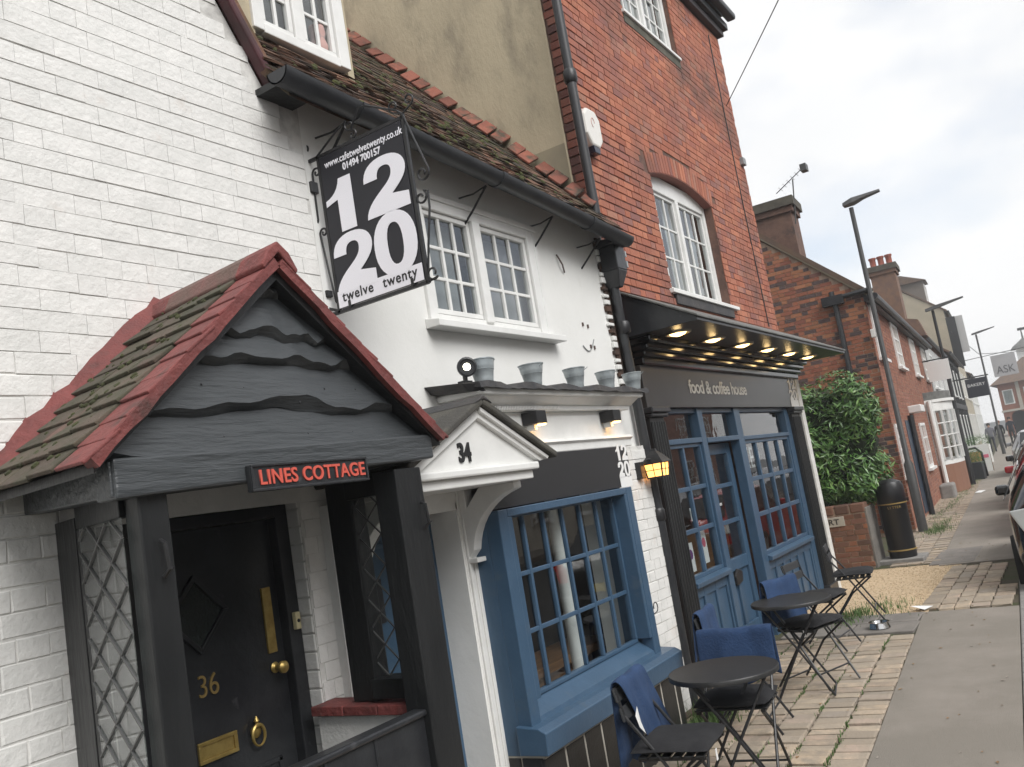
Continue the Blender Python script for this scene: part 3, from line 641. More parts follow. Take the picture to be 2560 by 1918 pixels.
# rooms behind the windows
mb = MB().box(3.3, 6.6, 6.4, 6.5, -.1, 4).box(3.24, 3.3, 3.4, 6.5, -.1, 4).box(6.55, 6.66, 3.16, 6.5, -.1, 4).box(3.3, 6.55, 3.16, 6.4, 2.45, 2.6).box(4.05, 6.55, 2.86, 6.4, -.1, .02).box(3.3, 6.6, 3.16, 6.5, 3.95, 4.0).box(3.24, 4.05, 3.22, 3.40, -.1, 2.45)
mb.build('interior', M('warm_dark_interior', (.10, .075, .055), rough=.9), cf)
MB().tube([(5.15, 3.03, .0), (5.15, 3.03, 2.45)], .042, 14).build('interior_pillar', WHITEP, cf, smooth=True)
ic = MB().box(4.2, 6.3, 3.35, 3.75, .60, .66).box(4.4, 6.1, 3.45, 3.65, .0, .60).build('interior_counter', WOODC, cf, .006)
MB().box(5.2, 5.5, 3.75, 3.95, .66, 1.15).box(5.55, 5.8, 3.8, 3.98, .66, 1.0).build('counter_box', M('cardboard', (.30, .19, .10), rough=.8), ic, .006)
MB().tube([(4.4, 3.45, 1.9), (5.2, 3.5, 1.97), (6.2, 3.5, 1.93)], .008, 6).build('hanging_rail', BLACKM, cf)
# upper window (two side-hung lights) with architrave and sill
fr = MB().box(4.075, 4.15, 2.975, 3.06, 2.90, 3.665).box(5.345, 5.43, 2.975, 3.06, 2.90, 3.665).box(4.15, 5.345, 2.975, 3.06, 3.60, 3.665).box(4.66, 4.745, 2.968, 3.06, 2.93, 3.60).box(4.15, 5.345, 2.985, 3.06, 2.90, 2.945).build('window_frame', WHITEP, cf, .006)
MB().prism([(4.04, 2.90, 2.845), (4.04, 2.90, 2.885), (4.04, 3.0, 2.905), (4.04, 3.0, 2.845)], (1.50, 0, 0)).build('sill', WHITEP, fr, .004)
MB().box(5.43, 5.475, 2.975, 3.0, 2.905, 3.70).box(4.0, 5.475, 2.965, 3.0, 3.665, 3.70).build('architrave', WHITEP, fr, .004)
casement(fr, 4.155, 4.655, 2.95, 3.597, 2.995, 3, 3, WHITEP, GLASS, .032, .022, .035, name='casement'); casement(fr, 4.75, 5.34, 2.95, 3.597, 2.995, 3, 3, WHITEP, GLASS, .032, .022, .035, name='casement')
MB().quad((4.12, 3.11, 2.9), (4.58, 3.11, 2.9), (4.58, 3.11, 3.58), (4.12, 3.11, 3.58)).build('blind', GREYIN, fr); MB().quad((4.72, 3.11, 2.9), (5.43, 3.11, 2.9), (5.43, 3.11, 3.565), (4.72, 3.11, 3.565)).build('blind', M('lilac_grey_blind', (.34, .33, .35), (.30, .31, .31), s=4, rough=.9), fr)
# small fixings on the white wall
for (x, z) in ((6.02, 3.03), (6.10, 3.02), (6.09, 2.86), (6.15, 2.855)): MB().box(x-.008, x+.008, 2.99, 3.0, z-.014, z+.014).build('fixing', M('rusty_fixing', (.10, .07, .06)), cf)
MB().tube([(5.78, 2.99, 3.55), (5.81, 2.97, 3.47), (5.86, 2.99, 3.42)], .006, 6).build('wire_hook', M('rusty_fixing', (.1, .1, .1)), cf)
MB().tube([(5.96+.02*i, 2.994, 2.86-.006*i-.035*math.sin(i*math.pi/10)+.0012*i*i) for i in range(11)], .004, 6).build('cable', GREYIN, cf)
# roof: sagging slope with courses of clay tiles
rz = lambda x, y: 3.985-.035*(x-3)+1.1*(y-2.83)
DORM = (3.42, 4.28, 3.48)
ro = MB()._a([(2.98, 2.80, rz(2.98, 2.80)-.03), (6.7, 2.80, rz(6.7, 2.8)-.03), (6.7, 5.9, rz(6.7, 5.9)-.03), (2.98, 5.9, rz(2.98, 5.9)-.03), (2.98, 2.80, rz(2.98, 2.80)-.09), (6.7, 2.80, rz(6.7, 2.8)-.09), (6.7, 5.9, rz(6.7, 5.9)-.09), (2.98, 5.9, rz(2.98, 5.9)-.09)], [(0, 1, 2, 3), (7, 6, 5, 4), (0, 4, 5, 1), (1, 5, 6, 2), (2, 6, 7, 3), (3, 7, 4, 0)]).build('roof', RTILE, cf)
TM = []
for q in range(4):
    r2 = random.Random(40+q); me = bpy.data.meshes.new('roof_tile'); j = lambda a: a+r2.uniform(-.03, .03)
    # unit tile: x along eaves, y up the slope, z thickness (front lower edge lifted and camber)
    v = [(0, 0, .2), (.5, j(0), .55), (1, 0, .2), (1, 1, -.3), (0, 1, -.3), (0, 0, 1), (.5, j(0), 1.35), (1, 0, 1), (1, 1, .3), (0, 1, .3)]
    me.from_pydata(v, [], [(0, 1, 6, 5), (1, 2, 7, 6), (5, 6, 7, 8, 9), (0, 4, 3, 2, 1), (0, 5, 9, 4), (2, 3, 8, 7)]); me.materials.append(RTILE); TM.append(me)
pitch = math.atan(1.1); r2 = random.Random(17); tl = []
gauge = .095; nrow = 36
for k in range(nrow):
    y = 2.80+k*gauge*math.cos(pitch); x = 2.98-(k % 2)*.08-r2.uniform(0, .03)
    while x < 6.62:
        wd = .162+r2.uniform(-.008, .01)
        if not (DORM[0]-.08 < x+wd/2 < DORM[1]+.02 and y > DORM[2]-.08) and x > 2.92: tl.append((x, y, wd))
        x += wd+.004
# the largest-showing tiles are the eaves courses and those nearest the camera
tl.sort(key=lambda t: (Vector((t[0], t[1], rz(t[0], t[1])))-CAMP).length)
rest = MB()
for i, (x, y, wd) in enumerate(tl):
    z = rz(x, y)+r2.uniform(-.006, .008)
    if i < 300:
        o = bpy.data.objects.new('roof_tile', TM[i % 4]); COL.objects.link(o); o.parent = ro
        o.location = Vector((x, y, z))-wloc(ro); o.rotation_euler = (pitch-.05+r2.uniform(-.05, .03), r2.uniform(-.05, .05)+.03, r2.uniform(-.04, .04)); o.scale = (wd, .16, .014)
    else:
        cs, sn = math.cos(pitch-.06), math.sin(pitch-.06); l = .16; rest.rv = r2.random(); dz = r2.uniform(-.006, .008)
        A = [Vector((x, y, z-.035*0)), Vector((x+wd, y, z-.006+dz)), Vector((x+wd, y+l*cs, z+l*sn)), Vector((x, y+l*cs, z+l*sn))]; nn = Vector((0, -sn, cs))*.014
        rest._a(A+[a+nn for a in A], [(0, 3, 2, 1), (4, 5, 6, 7), (0, 1, 5, 4), (1, 2, 6, 5), (2, 3, 7, 6), (3, 0, 4, 7)])
stuff(rest.build('roof_tile_courses', RTILE, ro))
# moss cushions
ms = MB()
for i in range(260):
    x = r2.uniform(3.2, 6.6); y = 2.85+r2.random()*1.6; z = rz(x, y)+.015; s_ = r2.uniform(.010, .03)
    if DORM[0] < x < DORM[1] and y > 3.4: continue
    ms.lathe([(s_, 0), (s_*.8, s_*.4), (.001, s_*.6)], (x, y, z), 7, Matrix.Rotation(pitch, 4, 'X'))
stuff(ms.build('moss', M('roof_moss', (.07, .075, .022), (.045, .05, .02), s=20, rough=1, bump=.8), ro))
# red tile fillet against the neighbour's flank
for k in range(21):
    y = 2.96+k*.125
    ln = .115+r2.uniform(-.012, .008)
    a = Vector((6.50+r2.uniform(-.03, .02), y, rz(6.5, y)+.035+r2.uniform(-.015, .012))); al = Vector((0, math.cos(pitch), math.sin(pitch))); ac = Vector((.19, 0, .10+r2.uniform(-.01, .015))); nn = al.cross(ac).normalized()*-.022
    if nn.z < 0: nn = -nn
    p = [a, a+ac, a+ac+al*ln*1.25, a+al*ln*1.25]
    MB()._a(p+[q+nn for q in p], [(0, 3, 2, 1), (4, 5, 6, 7), (0, 1, 5, 4), (1, 2, 6, 5), (2, 3, 7, 6), (3, 0, 4, 7)]).build('fillet_tile', VTILE, ro, .006)
# dormer
dm = MB().box(3.30, 3.36, 3.5, 5.2, 4.3, 6.1).box(4.30, 4.36, 3.5, 5.2, 4.4, 6.1).box(3.30, 4.36, 3.5, 5.4, 6.0, 6.1).box(3.30, 3.48, 3.46, 3.5, 4.66, 6.1).box(3.42, 4.3, 4.3, 4.35, 4.6, 6.0).build('dormer', BEIGE, cf)
df = MB().box(3.46, 3.54, 3.44, 3.52, 4.70, 6.0).box(4.17, 4.27, 3.44, 3.52, 4.70, 6.0).box(3.54, 4.17, 3.44, 3.52, 4.69, 4.75).box(3.80, 3.88, 3.445, 3.51, 4.75, 6.0).build('window_frame', WHITEP, dm, .006)
casement(df, 3.542, 3.798, 4.752, 5.6, 3.46, 2, 4, WHITEP, GLASS, .035, .022, .035, name='casement'); casement(df, 3.882, 4.168, 4.752, 5.6, 3.46, 2, 4, WHITEP, GLASS, .035, .022, .035, name='casement')
MB().box(3.54, 4.17, 3.56, 3.57, 4.7, 6.0).build('blind', M('dark_grey_blind', (.12, .125, .13), (.16, .165, .17), s=3), df)
tag(MB().lathe([(.03, 0), (.055, .03), (.06, .08), (.045, .13), (.055, .16), (.05, .21), (.001, .24)], (4.08, 3.525, 4.755), 14).build('soft_toy', M('pink_plush', (.55, .36, .33), rough=.95), smooth=True), 'pink soft toy sitting inside the dormer window', 'toy')
# gutter with brackets
gz = lambda x: 3.945-.055*(x-2.9)
n = 12; rings = []
def gut(x):
    c = Vector((x, 2.765, gz(x))); o_ = [c+Vector((0, .068*math.cos(a), .068*math.sin(a)*1.0)) for a in [math.pi+i*math.pi/n for i in range(n+1)]]
    i_ = [c+Vector((0, .060*math.cos(a), .060*math.sin(a))) for a in [2*math.pi-i*math.pi/n for i in range(n+1)]]
    return o_+i_
gu = MB().loft([gut(2.88), gut(4.1), gut(5.4), gut(6.62)]).build('gutter', GUTTER, cf, smooth=True)
for x in (3.42, 4.72, 5.95): MB().loft([[c+(c-Vector((c.x, 2.765, gz(x))))*.09 for c in map(Vector, gut(x-.022))], [c+(c-Vector((c.x, 2.765, gz(x))))*.09 for c in map(Vector, gut(x+.022))]]).build('gutter_joint', GUTTER, gu, smooth=True)
e = gut(2.88); MB().prism(e[:n+1], (.006, 0, 0)).build('gutter_end', GUTTER, gu)
e = gut(6.62); MB().prism(e[:n+1], (-.006, 0, 0)).build('gutter_end', GUTTER, gu)
for x in (3.36, 4.62, 5.45, 6.18):
    mb = MB().tube([(x, 3.0, gz(x)-.27), (x+.01, 2.93, gz(x)-.20), (x+.01, 2.80, gz(x)-.075)], .008, 6)
    mb.tube([(x-.02, 3.0, gz(x)-.10), (x, 2.9, gz(x)-.10), (x+.01, 2.80, gz(x)-.075)], .006, 6); mb.build('gutter_bracket', BLACKM, gu)
MB().box(2.96, 3.2, 2.80, 3.0, 3.93, 3.965).build('eaves_board', BLACKT, cf)
# ---------------------------------------------------------------- shopfront cornice, fascia, blue window
sf = MB().box(4.145, 6.08, 2.84, 3.0, 2.14, 2.325).box(4.145, 6.08, 2.80, 3.0, 2.055, 2.14).build('frieze', WHITEP, cf, .006)
MB().box(4.03, 6.22, 2.70, 3.0, 2.405, 2.445).build('corona', WHITEP, sf, .01); MB().prism([(4.07, 2.72, 2.405), (4.07, 2.80, 2.355), (4.07, 3.0, 2.355), (4.07, 3.0, 2.405)], (2.11, 0, 0)).build('cyma', WHITEP, sf, .006)
MB().box(4.10, 6.13, 2.795, 3.0, 2.325, 2.355).build('bed_mould', WHITEP, sf, .004)
mb = MB()
for i in range(52): mb.box(4.112+i*.018, 4.122+i*.018, 2.785, 2.80, 2.330, 2.352)
for i in range(14): mb.box(4.09, 4.10, 2.81+i*.013, 2.818+i*.013, 2.330, 2.352)
mb.build('dentil_course', WHITEP, sf)
MB().prism([(4.145, 2.80, 2.14), (4.145, 2.78, 2.12), (4.145, 2.80, 2.105)], (1.935, 0, 0)).build('bead', WHITEP, sf)
# lead covering with a ragged lip
vs = []; fs = []; n = 40
for i in range(n+1):
    x = 4.0+(6.27-4.0)*i/n; j = r2.uniform(-.006, .006)
    vs += [(x, 3.0, 2.50), (x, 2.675+j, 2.468+.01*math.sin(i*.8)+r2.uniform(-.004, .004)), (x, 2.668+j, 2.436+r2.uniform(-.006, .004)), (x, 2.69, 2.44), (x, 3.0, 2.46)]
for k in range(n): fs += [(k*5+q, (k+1)*5+q, (k+1)*5+(q+1) % 5, k*5+(q+1) % 5) for q in range(5)]
fs += [tuple(range(5)), tuple(n*5+q for q in range(5))]
MB()._a(vs, fs).build('lead_capping', LEAD, sf)
MB().prism([(3.93, 2.74, 2.47), (3.93, 3.0, 2.50), (4.02, 3.0, 2.49), (4.02, 2.68, 2.462)], (.05, 0, -.045)).build('lead_flashing', LEAD, sf, .004)
fa = MB().box(4.10, 5.955, 2.792, 2.86, 1.765, 2.054).build('fascia', M('fascia_black', (.020, .020, .022), rough=.45), cf, .003)
def logo(parent, x, z, w_, y, white, base=True, h=None):
    mb = MB(); h = h or w_*1.35
    digits(mb, [('1', 0, h*.60, w_*.46, h*.44), ('2', w_*.5, h*.60, w_*.5, h*.44), ('2', 0, h*.13, w_*.48, h*.44), ('0', w_*.52, h*.13, w_*.48, h*.44)], (x, y, z), (1, 0, 0), (0, 0, 1), .003)
    if base: flatpoly(mb, [(0, -h*.14), (w_, -h*.14), (w_, h*.14), (0, h*.14)], [], (x, y, z), (1, 0, 0), (0, 0, 1), .003)
    return mb.build('logo', white, parent)
logo(fa, 5.755, 1.80, .19, 2.791, PRINTW)
bay = MB().box(4.09, 4.185, 2.75, 2.84, .60, 1.76).box(5.735, 5.83, 2.75, 2.84, .60, 1.76).box(4.185, 5.735, 2.75, 2.84, 1.715, 1.76).box(4.09, 4.13, 2.84, 3.0, .45, 1.78).box(5.79, 5.83, 2.84, 3.0, .45, 1.78).box(5.70, 5.735, 2.752, 2.90, .72, 1.715).box(4.185, 4.235, 2.755, 2.90, .72, 1.715).build('window_surround', BLUEP, cf, .005)
casement(bay, 4.237, 5.698, .70, 1.725, 2.845, 6, 3, BLUEP, GLASS, .024, .026, .04, name='shop_window')
MB().prism([(4.185, 2.75, .60), (4.185, 2.76, .63), (4.185, 2.86, .70), (4.185, 2.88, .60)], (1.55, 0, 0)).build('inner_sill', BLUEP, bay, .004)
sl_ = MB().prism([(4.06, 2.66, .46), (4.06, 2.655, .575), (4.06, 2.70, .60), (4.06, 2.84, .612), (4.06, 2.84, .46)], (1.90, 0, 0)).build('sill', BLUEP, bay, .006)
pl = MB().box(4.095, 5.93, 2.7045, 3.0, -.1, .457).build('plinth', M('pale_grout', (.42, .40, .35), rough=.9), cf)
x = 4.085; pr = random.Random(6)
while x < 5.9:
    wd = .205+pr.uniform(-.012, .012); MB().box(x, min(x+wd, 5.935), 2.702, 2.73, -.08, .435+pr.uniform(-.006, .004)).build('tile', M('black_glazed_tile', (.016, .016, .016), (.026, .026, .026), s=8, rough=.35, bump=.2), pl, .005); x += wd+.017
for y0 in (2.72, 2.86): MB().box(4.088, 4.12, y0, y0+.13, -.08, .44).build('tile', M('black_glazed_tile', (.02, .02, .02)), pl, .004)
# white painted brick pier right of the window
pi = MB().box(5.84, 6.62, 2.93, 3.0, -.1, 2.06).build('brick_pier', WJOINT, cf)
lay(pi, WBRICK, 5.84, 6.62, .02, 2.05, 2.93, course=.0775, j=.005, jv=.003, dep=.006, maxobj=80, seed=12)
MB().tube([(5.86, 2.9, .86)]+[(5.9+.2*t, 2.84, .86-.03*math.sin(t*3)) for t in (.0, .3, .6)]+[(6.06+.035*math.cos(a), 2.84, .87+.035*math.sin(a)) for a in [-1.5+i*.6 for i in range(9)]], .004, 6).build('iron_hook', BLACKM, pi)
# window posters and the poster leaning inside
for (x0, x1, z0, z1) in ((4.33, 4.43, .95, 1.22),):
    q = MB().box(x0, x1, 2.91, 2.915, z0, z1).build('paper', PRINTW); tag(q, 'small white notice inside the blue shop window', 'poster')
    MB().tube([(x0+.05+.03*math.cos(a), 2.908, z0+.14+.04*math.sin(a)) for a in [i*.45 for i in range(14)]], .003, 5).build('print', PRINTG, q)
# ---------------------------------------------------------------- doorway 34
d34 = MB().box(3.22, 4.0, 3.14, 3.2, -.1, 1.84).build('door', BLUEP, cf, .004)
for (z0, z1) in ((.15, .7), (.85, 1.7)):
    MB().box(3.3, 3.92, 3.128, 3.141, z0, z0+.03).box(3.3, 3.92, 3.128, 3.141, z1-.03, z1).box(3.3, 3.33, 3.128, 3.141, z0, z1).box(3.89, 3.92, 3.128, 3.141, z0, z1).build('panel_moulding', BLUEP, d34, .003)
MB().quad((3.36, 3.13, 1.30), (3.5, 3.13, 1.30), (3.5, 3.13, 1.52), (3.36, 3.13, 1.52)).build('door_poster', M('dark_poster', (.02, .018, .02), rough=.5), d34)
MB().box(3.985, 4.002, 2.95, 3.15, -.1, 1.84).build('reveal', RENDER, cf)
for px in (4.0, 3.0):
    p_ = MB().box(px, px+.235, 2.945, 3.0, -.1, 1.92).build('pilaster', WHITEP, cf, .004)
    for a in (.0, .055, .10, .145, .19): MB().box(px+.008+a, px+.038+a, 2.93 if a in (.0, .19) else 2.936, 2.946, -.1, 1.75).build('moulding', WHITEP, p_, .006)
MB().box(3.22, 4.0, 2.95, 3.05, 1.80, 1.93).build('door_head', WHITEP, cf, .004)
cp = thing('door_canopy', 'white pedimented door canopy numbered 34 with a dark roof', 'canopy', (3.6, 2.75, 1.9))
MB().prism([(3.06, 2.47, 1.985), (4.15, 2.47, 1.985), (3.60, 2.47, 2.245)], (0, .48, 0)).build('tympanum', WHITEP, cp, .004)
MB().box(3.04, 4.10, 2.44, 2.95, 1.945, 1.985).build('cornice', WHITEP, cp, .01); MB().box(3.07, 4.07, 2.47, 2.95, 1.90, 1.945).build('cornice', WHITEP, cp, .006)
ra = MB().prism([(4.20, 2.445, 1.995), (3.60, 2.445, 2.275), (3.60, 2.445, 2.225), (4.12, 2.445, 1.985)], (0, .06, 0)).prism([(4.19, 2.425, 2.005), (3.60, 2.425, 2.28), (3.60, 2.425, 2.255), (4.17, 2.425, 1.99)], (0, .06, 0)).prism([(3.0, 2.445, 1.995), (3.60, 2.445, 2.275), (3.60, 2.445, 2.225), (3.08, 2.445, 1.985)], (0, .06, 0)); ra.build('raking_mould', WHITEP, cp, .004)
MB().prism([(4.235, 2.40, 1.99), (3.60, 2.40, 2.285), (3.60, 2.40, 2.325), (4.25, 2.40, 2.022)], (0, .57, 0)).build('roof_slope', SLATE, cp, .01); MB().prism([(2.965, 2.40, 1.99), (3.60, 2.40, 2.285), (3.60, 2.40, 2.325), (2.95, 2.40, 2.022)], (0, .57, 0)).build('roof_slope', SLATE, cp, .01)
MB().prism([(3.52, 2.395, 2.29), (3.60, 2.395, 2.335), (3.68, 2.395, 2.29), (3.60, 2.395, 2.31)], (0, .575, 0)).build('ridge_roll', LEAD, cp, .006)
textmesh('number_34', '34', .125, (3.415, 2.468, 2.02), (1, 0, 0), (0, 0, 1), PRINTK, cp, .006, .004, .85)
for px in (4.015, 3.10):
    o_ = [(2.945, 1.90), (2.57, 1.90), (2.57, 1.865)]+bez((2.58, 1.86), (2.78, 1.82), (2.90, 1.68), (2.90, 1.52), 10)+[(2.945, 1.52)]
    MB().prism([(px, a, b) for a, b in [(2.945, 1.90), (2.90, 1.90), (2.90, 1.80)]+[(2.80, 1.90), (2.57, 1.90), (2.57, 1.865)]+bez((2.58, 1.86), (2.78, 1.82), (2.89, 1.68), (2.90, 1.52), 10)+[(2.945, 1.52)]], (.075, 0, 0)).build('bracket', WHITEP, cp, .004)
    MB().box(px-.006, px+.081, 2.875, 2.945, 1.50, 1.525).build('bracket_foot', WHITEP, cp, .004)
# ---------------------------------------------------------------- buckets, lamps on the cornice
def bucket(x, y, z, s_, label, tilt=(0, 0)):
    t = thing('bucket', label, 'bucket', (x, y, z), 'metal buckets on the cafe cornice')
    prof = [(.052, 0), (.058, .01), (.060, .03), (.070, .085), (.073, .088), (.073, .094), (.075, .097), (.075, .103), (.077, .107), (.077, .113), (.084, .145), (.088, .148), (.088, .154), (.083, .154), (.079, .145), (.052, .012)]
    b = MB().lathe([(a*s_, c*s_) for a, c in prof], (0, 0, 0), 24).build('pail', GALV, t, smooth=True, local=True)
    MB().tube([(.086*s_*math.cos(a), .086*s_*math.sin(a)*.3-.07*s_, .145*s_-.02*math.sin(a)) for a in [i*math.pi/8 for i in range(9)]], .0025, 5).build('handle', GALV, t, local=True)
    t.rotation_euler = (tilt[0], tilt[1], rng.uniform(0, 6)); return t
bucket(4.21, 2.775, 2.475, .92, 'tilted metal bucket beside the round spotlight', (.05, -.10)); bucket(4.755, 2.775, 2.472, .92, 'metal bucket second from the spotlight'); bucket(5.315, 2.775, 2.47, .9, 'middle one of the five metal buckets'); bucket(5.79, 2.775, 2.468, .88, 'metal bucket fourth from the spotlight'); bucket(6.22, 2.765, 2.467, .88, 'metal bucket at the right end, against the black pipe')
sp = thing('spotlight', 'round black spotlight, lit, left of the buckets', 'lamp', (4.06, 2.8, 2.48))
rot = Vector((-.72, -.68, -.02)).to_track_quat('Z', 'Y').to_matrix().to_4x4()
MB().lathe([(.02, -.09), (.04, -.08), (.047, -.02), (.056, 0), (.056, .02), (.046, .022), (.044, .012), (.001, .010)], (4.06, 2.78, 2.572), 20, rot).build('housing', BLACKP, sp, smooth=True)
MB().lathe([(.021, .0135), (.014, .016), (.001, .017)], (4.06, 2.78, 2.572), 18, rot).build('lens', SPOTL, sp, smooth=True)
MB().box(4.035, 4.115, 2.79, 2.84, 2.475, 2.50).box(4.07, 4.085, 2.80, 2.825, 2.50, 2.54).build('stand', BLACKM, sp, .003)
for x, lb in ((4.70, 'black box wall lamp over the left of the black fascia'), (5.76, 'black box wall lamp at the right end of the frieze')):
    t = thing('wall_lamp', lb, 'lamp', (x, 2.8, 2.3), 'black box lamps on the white frieze')
    MB().box(x-.06, x+.06, 2.725, 2.835, 2.235, 2.315).build('housing', PRINTK, t, .006)
    MB().box(x-.02, x+.02, 2.78, 2.84, 2.20, 2.236).build('mount', WHITEP, t, .004)
    MB().lathe([(.03, 0), (.026, -.008), (.001, -.01)], (x+.035, 2.755, 2.234), 14).build('bulb', WARM, t)
    l = bpy.data.lights.new('wall_lamp_light', 'POINT'); l.energy = .13; l.color = (1, .60, .26); l.shadow_soft_size = .02; lo = bpy.data.objects.new('wall_lamp_light', l); COL.objects.link(lo); lo.parent = t; lo.location = (.035, -.04, -.085)
# ---------------------------------------------------------------- hanging sign
hs = thing('hanging_sign', 'black and white hanging sign numbered 12 20 in a wrought iron frame', 'sign', (3.27, 3.0, 3.3))
X0 = 3.27; SY0, SY1, SZ0, SZ1 = 2.925, 2.385, 2.872, 3.66
pn = MB().box(X0-.010, X0+.010, SY1, SY0, SZ0, SZ1).build('panel', SIGNK, hs)
U_ = (0, -1, 0); V_ = (0, 0, 1); W_, H_ = SY0-SY1, SZ1-SZ0; og = (X0-.0125, SY0, SZ0)
mb = MB(); flatpoly(mb, [(0, 0), (W_, 0), (W_, H_*.105), (0, H_*.105)], [], og, U_, V_, .0015)
digits(mb, [('2', .006, H_*.085, W_*.49, H_*.37), ('0', W_*.51, H_*.085, W_*.485, H_*.385), ('1', W_*.0, H_*.47, W_*.46, H_*.345), ('2', W_*.485, H_*.475, W_*.51, H_*.36)], og, U_, V_, .0022)
mb.build('numerals', SIGNW, pn)
textmesh('web_address', 'www.cafetwelvetwenty.co.uk', .052, (X0-.0125, SY0-.035, SZ0+H_*.915), U_, V_, SIGNW, pn, .001, .0006, .80, space=1.03); textmesh('telephone', '01494 700157', .050, (X0-.0125, SY0-.15, SZ0+H_*.855), U_, V_, SIGNW, pn, .001, .0012, .86)
textmesh('caption', 'twelve', .072, (X0-.0148, SY0-.03, SZ0+H_*.034), U_, V_, PRINTK, pn, .001, .0008, .95, space=1.12); textmesh('caption', 'twenty', .072, (X0-.0148, SY0-.295, SZ0+H_*.034), U_, V_, PRINTK, pn, .001, .0008, .95, space=1.12)
fb = MB(); 
for (a, b) in (((SY0+.012, SZ0-.02), (SY0+.012, SZ1+.02)), ((SY1-.012, SZ0-.02), (SY1-.012, SZ1+.03)), ((SY0+.10, SZ0+.03), (SY0+.10, SZ1+.01))): fb.bar((X0, *a), (X0, *b), .016, .016)
for z in (SZ0-.014, SZ1+.012): fb.bar((X0, SY0+.10, z), (X0, SY1-.012, z), .016, .016)
fb.bar((X0, SY0+.10, SZ0+.03), (X0, SY0+.0, SZ0-.014), .014, .014)
for y in (SY0-.07, SY1+.07): fb.box(X0-.016, X0+.016, y-.008, y+.008, SZ0-.01, SZ0+.025)
fb.build('frame', BLACKM, hs)
MB().box(X0-.025, X0+.025, SY0+.06, 3.02, 3.50, 3.56).build('wall_bracket', BLACKM, hs, .004); MB().box(X0-.02, X0+.02, SY0+.06, 3.02, 2.95, 2.985).build('wall_bracket', BLACKM, hs, .004)
def spiral(c, r0, r1, a0, turns, n=22): return [(X0, c[0]+(r0+(r1-r0)*i/n)*math.cos(a0+turns*2*math.pi*i/n), c[1]+(r0+(r1-r0)*i/n)*math.sin(a0+turns*2*math.pi*i/n)) for i in range(n+1)]
def scroll(p0, p1, r_, s0, s1, w_=.0055):
    """bar from p0 to p1 with a curl at each end, in the plane of the sign"""
    d_ = Vector((p1[0]-p0[0], p1[1]-p0[1])); a = math.atan2(d_.y, d_.x)
    def curl(p, ang, sg): 
        c = (p[0]+r_*math.cos(ang+sg*math.pi/2), p[1]+r_*math.sin(ang+sg*math.pi/2)); return spiral(c, r_, r_*.25, ang-sg*math.pi/2, sg*1.15)
    c0 = curl(p0, a+math.pi, s0); c1 = curl(p1, a, s1)
    MB().tube(c0[::-1]+[(X0, *p1)][:0]+c1, w_, 6).build('scroll', BLACKM, hs, smooth=True)
scroll((SY0+.065, 3.60), (SY0+.07, 3.36), .028, 1, 1); scroll((SY0+.07, 3.28), (SY0+.03, 2.92), .026, 1, -1)
scroll((SY0+.11, SZ1+.06), (SY0+.10, SZ1+.05), .030, 1, 1)
MB().tube([(X0, SY0+.02, SZ1+.02), (X0, SY0-.13, SZ1+.10), (X0, SY0-.20, SZ1+.13)]+spiral((SY0-.22, SZ1+.10), .03, .01, .6, -1.0), .0055, 6).build('scroll', BLACKM, hs, smooth=True)
MB().tube(spiral((SY0-.235, SZ1+.045), .026, .008, 1.2, 1.1)[::-1]+[(X0, SY0-.26, SZ1+.12), (X0, SY0-.29, SZ1+.165), (X0, SY0-.34, SZ1+.155), (X0, SY1+.02, SZ1+.06), (X0, SY1-.012, SZ1+.03)], .0055, 6).build('scroll', BLACKM, hs, smooth=True)
MB().tube(spiral((SY1+.035, SZ1+.085), .03, .012, -1.2, 1.05)[::-1]+[(X0, SY1-.012, SZ1+.03)], .005, 6).build('scroll', BLACKM, hs, smooth=True); MB().tube(spiral((SY1-.06, SZ1+.085), .03, .012, -1.9, -1.05)[::-1]+[(X0, SY1-.012, SZ1+.03)], .005, 6).build('scroll', BLACKM, hs, smooth=True)
MB().tube([(X0, SY1-.012, SZ1+.03), (X0, SY1-.06, SZ1-.12), (X0, SY1-.11, SZ1-.27)]+spiral((SY1-.075, SZ1-.29), .04, .012, 2.7, 1.2), .0055, 6).build('scroll', BLACKM, hs, smooth=True)
MB().tube(spiral((SY1-.045, SZ1-.40), .035, .012, 2.2, 1.1)[::-1]+[(X0, SY1-.09, SZ1-.38), (X0, SY1-.085, SZ1-.46), (X0, SY1-.045, SZ0+.16), (X0, SY1-.014, SZ0+.0)], .0055, 6).build('scroll', BLACKM, hs, smooth=True)
MB().tube([(X0, SY1-.012, SZ0-.014)]+spiral((SY1-.045, SZ0+.022), .035, .014, -2.4, 1.0), .0055, 6).build('scroll', BLACKM, hs, smooth=True)
# ================================================================ tall red brick house with the coffee shop below
bb = thing('brick_house', 'tall red brick house with black shop canopy, right of the white cafe', 'house', (9.3, 3.08, 0))
YB = 3.08
W1 = (8.26, 10.06, 3.57, 4.93); W2 = (8.40, 9.95, 6.60, 7.72); SH = (7.05, 11.86, -1, 2.9)
mb = MB(); wall_cells(mb, 6.72, 11.88, -.1, 8.0, [W1, W2, SH], lambda a, b, c, d_: mb.box(a, b, YB, YB+.22, c, d_))
bw = mb.build('front_wall', MORTR, bb)
arc = lambda x: 4.80+.12*(1-((x-9.16)/.90)**2)
n = 14; xs = [8.26+1.8*i/n for i in range(n+1)]
MB().prism([(x, YB-.006, arc(x)) for x in xs]+[(10.06, YB-.006, 4.95), (8.26, YB-.006, 4.95)], (0, .2, 0)).build('arch_infill', BRED, bw)
def ins(u, v):
    if 8.15 < u < 10.17 and 4.78 < v < arc(min(max(u, 8.26), 10.06))+.24: return False
    return v < 7.62
